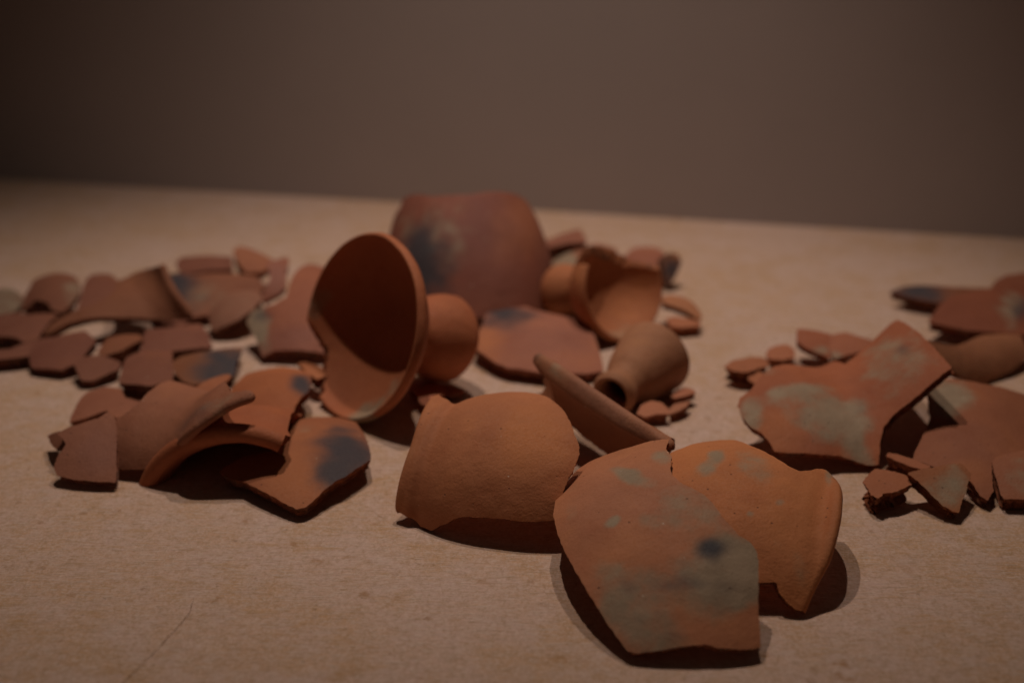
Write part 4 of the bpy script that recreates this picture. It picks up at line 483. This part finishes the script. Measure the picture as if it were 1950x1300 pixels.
 {'name': 'pottery_sherd', 'label': 'rough crumbly orange chunk with a flat top, left of the pointed triangular sherd', 'cat': 'sherd', 'kind': 'dome', 'O': [0.22559, 0.67939, 0.01531], 'U': [1.0, 0.0, -0.0], 'V': [0.0, 0.99452, 0.10453], 'N': [0.0, -0.10453, 0.99452], 'th': 0.012, 'col': (0.3877, 0.1402, 0.0686), 'poly': [(0.0141, -0.0031, 'b'), (0.0057, -0.0092, 'b'), (-0.0001, -0.0124, 'b'), (-0.0065, -0.0132, 'b'), (-0.0099, -0.0169, 'b'), (-0.013, -0.0142, 'b'), (-0.0144, -0.0074, 'b'), (-0.0149, -0.0007, 'b'), (-0.0087, 0.0089, 'b'), (-0.0033, 0.0139, 'b'), (0.0032, 0.0118, 'b'), (0.0134, 0.0069, 'b')], 'paint': [], 'k': (6, 6), 'ja': 2.4, 'group': 'sherds of the group at the right'},
 {'name': 'pottery_sherd', 'label': 'sliver seen on its crumbly broken edge, behind the pointed triangular sherd', 'cat': 'sherd', 'kind': 'dome', 'O': [0.24631, 0.71169, 0.0132], 'U': [1.0, 0.0, -0.0], 'V': [0.0, 0.99756, 0.06976], 'N': [0.0, -0.06976, 0.99756], 'th': 0.01, 'col': (0.3877, 0.1402, 0.0722), 'poly': [(0.0134, -0.007, 'b'), (0.0094, -0.0115, 'b'), (0.0011, -0.0076, 'b'), (-0.0064, -0.0005, 'b'), (-0.0112, 0.0058, 'b'), (-0.0081, 0.0098, 'b'), (-0.0024, 0.0068, 'b'), (0.0052, 0.0007, 'b')], 'paint': [], 'k': (4, 4), 'ja': 1.6, 'group': 'sherds of the group at the right'},
 {'name': 'pottery_sherd', 'label': 'pointed triangular sherd with a dull olive face, leaning on the crumbly chunk', 'cat': 'sherd', 'kind': 'dome', 'O': [0.25854, 0.67425, 0.01617], 'U': [0.99444, 0.04159, -0.09671], 'V': [-0.0, 0.91865, 0.39507], 'N': [0.10527, -0.39288, 0.91355], 'th': 0.007, 'col': (0.3708, 0.1402, 0.065), 'poly': [(-0.0212, 0.0069, 'b'), (-0.0148, 0.01, 'b'), (-0.0066, 0.0121, 'b'), (0.0041, 0.0153, 'b'), (0.0149, 0.0186, 'b'), (0.0181, 0.0138, 'b'), (0.0194, 0.0101, 'b'), (0.0127, -0.0026, 'b'), (0.0075, -0.0129, 'b'), (0.003, -0.0207, 'b'), (-0.0003, -0.0199, 'b'), (-0.0056, -0.0166, 'b'), (-0.0115, -0.0078, 'b'), (-0.0164, 0.0007, 'b')], 'paint': [('A', 0.00113, -0.00191, [73.59, -18.74, 5.45, -59.44], 0.75)], 'k': (5, 5), 'ja': 1.6, 'group': 'sherds of the group at the right'},
 {'name': 'pottery_sherd', 'label': 'left lobe of a pair of small pink sherds behind the ash-blotched shoulder sherd', 'cat': 'sherd', 'kind': 'dome', 'O': [0.23196, 0.906, 0.01859], 'U': [1.0, 0.0, -0.0], 'V': [0.0, 0.92718, 0.37461], 'N': [0.0, -0.37461, 0.92718], 'th': 0.006, 'col': (0.3763, 0.126, 0.0662), 'poly': [(0.0094, -0.0161, 'b'), (0.0051, -0.0127, 'b'), (-0.0034, -0.0085, 'b'), (-0.0087, -0.0043, 'b'), (-0.0129, 0.002, 'b'), (-0.0107, 0.015, 'b'), (-0.0081, 0.0176, 'b'), (0.003, 0.0158, 'b'), (0.0158, 0.0116, 'b'), (0.0153, -0.0036, 'b')], 'paint': [('A', 0.00357, -0.00738, [95.19, -16.12, 5.97, -181.27], 0.7)], 'k': (9.0, 9.0), 'group': 'sherds of the group at the right'},
 {'name': 'pottery_sherd', 'label': 'right lobe of a pair of small pink sherds, touching the upturned flap', 'cat': 'sherd', 'kind': 'dome', 'O': [0.25923, 0.90207, 0.01836], 'U': [1.0, 0.0, -0.0], 'V': [0.0, 0.93969, 0.34202], 'N': [0.0, -0.34202, 0.93969], 'th': 0.006, 'col': (0.4045, 0.1476, 0.0831), 'poly': [(0.0225, 0.0073, 'b'), (0.0157, -0.0033, 'b'), (0.003, -0.0093, 'b'), (-0.0084, -0.0128, 'b'), (-0.0154, -0.0146, 'b'), (-0.0169, -0.0031, 'b'), (-0.0128, 0.014, 'b'), (-0.0001, 0.0165, 'b'), (0.0107, 0.0114, 'b')], 'paint': [('A', -0.01304, -0.01006, [141.05, -25.37, -25.74, -180.53], 0.7)], 'k': (11, 9), 'group': 'sherds of the group at the right'},
 {'name': 'pottery_sherd', 'label': "small half-round sherd at the left end of the right group's back row", 'cat': 'sherd', 'kind': 'dome', 'O': [0.20794, 0.90748, 0.00938], 'U': [1.0, 0.0, -0.0], 'V': [0.0, 0.9703, 0.24192], 'N': [0.0, -0.24192, 0.9703], 'th': 0.006, 'col': (0.4606, 0.1755, 0.0946), 'poly': [(0.0097, -0.0051, 'b'), (-0.0007, -0.009, 'b'), (-0.0107, -0.0062, 'b'), (-0.0126, -0.0005, 'b'), (-0.0084, 0.0077, 'b'), (-0.0004, 0.0132, 'b'), (0.0083, 0.0153, 'b'), (0.0119, 0.006, 'b')], 'paint': [], 'k': (14, 14), 'group': 'sherds of the group at the right'},
 {'name': 'pottery_chip', 'label': 'crumbled dark-ended chip at the far left of the right group', 'cat': 'chip', 'kind': 'dome', 'O': [0.17382, 0.86757, 0.01562], 'U': [1.0, 0.0, -0.0], 'V': [0.0, 0.99027, 0.13917], 'N': [0.0, -0.13917, 0.99027], 'th': 0.01, 'col': (0.4116, 0.153, 0.0774), 'poly': [(0.018, 0.0015, 'b'), (0.0067, -0.0064, 'b'), (-0.0016, -0.0102, 'b'), (-0.0102, -0.0082, 'b'), (-0.0176, -0.001, 'b'), (-0.012, 0.0052, 'b'), (0.0011, 0.0112, 'b'), (0.0141, 0.013, 'b')], 'paint': [], 'k': (8, 8), 'ja': 2.2, 'group': 'small pottery chips lying between the larger pieces'},
 {'name': 'pottery_chip', 'label': "little crumb tipped against the ash-blotched sherd's left shoulder", 'cat': 'chip', 'kind': 'dome', 'O': [0.18136, 0.85596, 0.0107], 'U': [0.98799, -0.04185, 0.14873], 'V': [0.0, 0.96262, 0.27087], 'N': [-0.15451, -0.26762, 0.95106], 'th': 0.007, 'col': (0.441, 0.162, 0.0774), 'poly': [(0.0062, -0.0064, 'b'), (-0.0033, -0.0089, 'b'), (-0.0082, -0.0011, 'b'), (-0.0062, 0.0074, 'b'), (-0.0005, 0.0094, 'b'), (0.004, 0.0012, 'b')], 'paint': [], 'k': (8.0, 8.0), 'ja': 1.6, 'group': 'small pottery chips lying between the larger pieces'},
 {'name': 'pottery_sherd', 'label': 'long low sherd with a blackened pointed end, far right at the back', 'cat': 'sherd', 'kind': 'dome', 'O': [0.37374, 1.03208, 0.01562], 'U': [0.98977, 0.14135, 0.01944], 'V': [-0.1423, 0.96785, 0.20743], 'N': [0.01051, -0.20807, 0.97806], 'th': 0.007, 'col': (0.2552, 0.0921, 0.0468), 'poly': [(0.0632, 0.0191, 'b'), (0.0487, 0.0003, 'b'), (0.0097, -0.0105, 'b'), (-0.0122, -0.0117, 'b'), (-0.0255, -0.0042, 'b'), (-0.0354, 0.0055, 'b'), (-0.0418, 0.0185, 'b'), (-0.0269, 0.0255, 'b'), (-0.0131, 0.0238, 'b'), (0.0073, 0.0154, 'b'), (0.0303, 0.0118, 'b')], 'paint': [('S', -0.02175, 0.0099, [35.13, -15.43, -15.18, -43.57], 1.0)], 'k': (4.0397, 11.7906), 'group': 'sherds of the group at the right'},
 {'name': 'pottery_sherd', 'label': 'broad dark red sherd with a grey smudge, at the right edge of the view', 'cat': 'sherd', 'kind': 'dome', 'O': [0.38028, 0.96203, 0.02109], 'U': [0.99602, -0.08527, -0.0259], 'V': [0.08887, 0.97222, 0.21655], 'N': [0.00672, -0.21799, 0.97593], 'th': 0.008, 'col': (0.2552, 0.0783, 0.0413), 'poly': [(-0.0435, -0.0081, 'b'), (-0.0391, 0.0008, 'b'), (-0.0298, 0.0169, 'b'), (-0.0181, 0.0307, 'b'), (0.0012, 0.0425, 'b'), (0.0247, 0.057, 'b'), (0.0585, 0.0846, 'b'), (0.0784, 0.0782, 'b'), (0.048, -0.0205, 'b'), (0.0259, -0.024, 'b'), (0.0031, -0.0242, 'b'), (-0.0168, -0.0218, 'b'), (-0.0318, -0.0155, 'b')], 'paint': [('S', 0.03582, 0.0164, [88.0, -23.35, 14.06, -39.56], 0.7), ('A', 0.02761, 0.01824, [76.96, -19.75, 9.21, -30.3], 0.7)], 'k': (3.8008, 3.2161), 'group': 'sherds of the group at the right'},
 {'name': 'pottery_sherd', 'label': 'red sherd peeping over the broad dark red one at far right', 'cat': 'sherd', 'kind': 'dome', 'O': [0.43743, 1.03588, 0.02391], 'U': [0.85457, 0.5192, 0.0116], 'V': [-0.51915, 0.85347, 0.04552], 'N': [0.01373, -0.04493, 0.9989], 'th': 0.006, 'col': (0.2552, 0.081, 0.0429), 'poly': [(-0.0325, 0.0041, 'b'), (-0.0082, 0.0174, 'b'), (0.0251, 0.0304, 'b'), (0.0498, 0.0323, 'b'), (0.0601, 0.0154, 'b'), (0.0082, -0.024, 'b'), (-0.015, -0.0177, 'b'), (-0.0318, -0.0095, 'b')], 'paint': [], 'k': (2.0, 11.1119), 'group': 'sherds of the group at the right'},
 {'name': 'handle_sherd', 'label': 'smooth trough-shaped brown sherd with a rounded back, between the flap and the right edge', 'cat': 'sherd', 'kind': 'lathe', 'O': [0.35834, 0.8816, 0.01938], 'U': [0.86864, 0.48899, -0.07968], 'V': [-0.34415, 0.71124, 0.61294], 'N': [0.35639, -0.50501, 0.7861], 'th': 0.006, 'col': (0.3455, 0.1402, 0.0722), 'poly': [(-0.0939, 0.0007, 'b'), (-0.0497, 0.006, 'b'), (-0.0267, 0.0095, 'b'), (0.0089, 0.0216, 'b'), (0.0389, 0.0271, 'b'), (0.0664, 0.0351, 'b'), (0.0489, 0.0088, 'b'), (0.0402, -0.0071, 'b'), (0.0202, -0.0154, 'b'), (-0.0013, -0.0198, 'b'), (-0.0138, -0.0227, 'b'), (-0.0345, -0.0173, 'b'), (-0.0627, -0.0104, 'b'), (-0.0887, -0.0063, 'b')], 'paint': [], 'R': 0.0313, 'prof': [(-0.09, 0.03), (-0.06, 0.014), (-0.035, 0.004), (-0.01, 0), (0.02, -0.001), (0.05, -0.004), (0.08, -0.008)]},
 {'name': 'pottery_sherd', 'label': 'dim brown sherd at far left, wedged under the greyish one', 'cat': 'sherd', 'kind': 'dome', 'O': [-0.41613, 0.9802, 0.01102], 'U': [1.0, 0.0, -0.0], 'V': [0.0, 0.99756, 0.06976], 'N': [0.0, -0.06976, 0.99756], 'th': 0.007, 'col': (0.2234, 0.0864, 0.0572), 'poly': [(0.0159, 0.0126, 'b'), (0.0118, -0.003, 'b'), (0.0017, -0.0134, 'b'), (-0.013, -0.0121, 'b'), (-0.0243, 0.0109, 'b'), (0.0014, 0.0187, 'b')], 'paint': [], 'k': (8, 8), 'group': 'sherds heaped in the left pile'},
 {'name': 'pottery_sherd', 'label': "narrow dark sherd lying in the shade below the saddle-shaped piece's rim", 'cat': 'sherd', 'kind': 'dome', 'O': [-0.28505, 0.98051, 0.00906], 'U': [1.0, 0.0, -0.0], 'V': [0.0, 0.99756, 0.06976], 'N': [0.0, -0.06976, 0.99756], 'th': 0.007, 'col': (0.2234, 0.0837, 0.0542), 'poly': [(-0.0153, 0.0016, 'b'), (-0.0105, 0.0102, 'b'), (0.0093, 0.01, 'b'), (0.0177, 0.0022, 'b'), (0.0131, -0.0061, 'b'), (-0.0053, -0.0099, 'b')], 'paint': [], 'k': (6, 6), 'group': 'sherds heaped in the left pile'},
 {'name': 'pottery_chip', 'label': 'dark broken corner of the squarish front left sherd, modelled as a separate piece', 'cat': 'chip', 'kind': 'dome', 'O': [-0.29326, 0.73728, 0.01422], 'U': [0.81498, -0.23789, 0.5284], 'V': [0.0, 0.91185, 0.41052], 'N': [-0.57948, -0.33457, 0.74314], 'th': 0.008, 'col': (0.2352, 0.0878, 0.0506), 'poly': [(-0.0182, 0.0167, 'b'), (-0.003, 0.0104, 'b'), (0.0086, -0.0023, 'b'), (0.0112, -0.0081, 'b'), (0.0087, -0.0125, 'b'), (-0.0059, 0.0004, 'b')], 'paint': [], 'k': (8, 8), 'ja': 2.0, 'group': 'small pottery chips lying between the larger pieces'},  # the squarish sherd's own broken corner, built as a separate darker piece
]
VESSELS = [
 {'name': 'pedestal_dish', 'label': 'pedestal dish lying on its side, rim bitten away at left', 'cat': 'dish', 'O': [-0.10508, 0.82042, 0.0625], 'A': [0.72578, 0.60065, -0.33536], 'V': [-0.63757, 0.77039, 0.0], 'N': [0.25836, 0.21382, 0.94209], 'col': (0.4312, 0.1422, 0.0645), 'outer': [(0, 0.0655), (0.0025, 0.0664), (0.006, 0.0652), (0.01, 0.061), (0.02, 0.0505), (0.028, 0.04), (0.0335, 0.029), (0.039, 0.0215), (0.046, 0.0225), (0.053, 0.0268), (0.063, 0.0305), (0.074, 0.032), (0.081, 0.0312), (0.086, 0.027), (0.088, 0.019), (0.0885, 0.0)], 'inner': [(0, 0.0626), (0.004, 0.0606), (0.01, 0.0555), (0.018, 0.0455), (0.024, 0.035), (0.028, 0.024), (0.03, 0.01), (0.0302, 0.0)], 'cut': [(88.47, -0.00863), (101.09, 1e-05), (111.75, 0.00781), (123.07, 0.01163), (135.97, 0.00891), (152.09, 0.00382), (169.5, -0.00659)], 'footu': 0.04, 'paint': [('A', -0.10234, 0.78874, 0.00906, 0.022, 0.8), ('A', -0.08051, 0.79986, 0.02541, 0.013, 0.5), ('A', -0.14261, 0.86969, 0.06578, 0.014, 0.6)]},
 {'name': 'pedestal_cup', 'label': 'small broken pedestal cup on its side with a lit bowl and ragged top edge', 'cat': 'cup', 'O': [0.08984, 0.96743, 0.043], 'A': [-0.61975, 0.73471, -0.27589], 'V': [-0.76437, -0.64478, 0.0], 'N': [-0.17789, 0.21088, 0.96119], 'col': (0.441, 0.1665, 0.0757), 'outer': [(0, 0.0435), (0.003, 0.0445), (0.009, 0.0438), (0.018, 0.04), (0.028, 0.033), (0.036, 0.025), (0.042, 0.0185), (0.05, 0.0175), (0.062, 0.0205), (0.074, 0.0225), (0.08, 0.021), (0.083, 0.015), (0.0835, 0)], 'inner': [(0, 0.0405), (0.004, 0.0395), (0.01, 0.0375), (0.018, 0.033), (0.026, 0.0245), (0.031, 0.014), (0.033, 0.005), (0.0332, 0)], 'cut': [(52.95, 0.01707), (35.6, 0.01589), (-6.66, 0.02667), (-47.9, 0.02578), (-64.27, 0.02231), (-70.56, 0.01407), (-78.62, 0.00452), (-80.75, -0.00724)], 'footu': 0.042, 'paint': [('A', 0.09162, 0.95883, 0.00415, 0.02, 0.6)]},
 {'name': 'bottle_neck', 'label': 'brown bottle neck fragment lying on its side with round mouth toward the camera', 'cat': 'bottle', 'O': [0.0696, 0.80557, 0.0175], 'A': [0.53544, 0.83851, 0.10103], 'V': [-0.84282, 0.53819, 0.0], 'N': [-0.05437, -0.08515, 0.99488], 'col': (0.392, 0.18, 0.0989), 'outer': [(0, 0.0152), (0.002, 0.0164), (0.006, 0.016), (0.013, 0.0138), (0.019, 0.0152), (0.026, 0.019), (0.034, 0.022), (0.044, 0.0244), (0.055, 0.0266), (0.0635, 0.0281), (0.0652, 0.0283), (0.0657, 0.0277), (0.0659, 0.025), (0.066, 0.012), (0.0661, 0)], 'inner': [(0, 0.0118), (0.004, 0.0108), (0.012, 0.0102), (0.018, 0.0115), (0.028, 0.017), (0.04, 0.019), (0.056, 0.019), (0.061, 0.014), (0.063, 0)], 'cut': [], 'footu': -1, 'paint': []},
]

for i_, d_ in enumerate(SHERDS): build(d_, i_)
for i_, d_ in enumerate(VESSELS): build_closed(d_, i_)
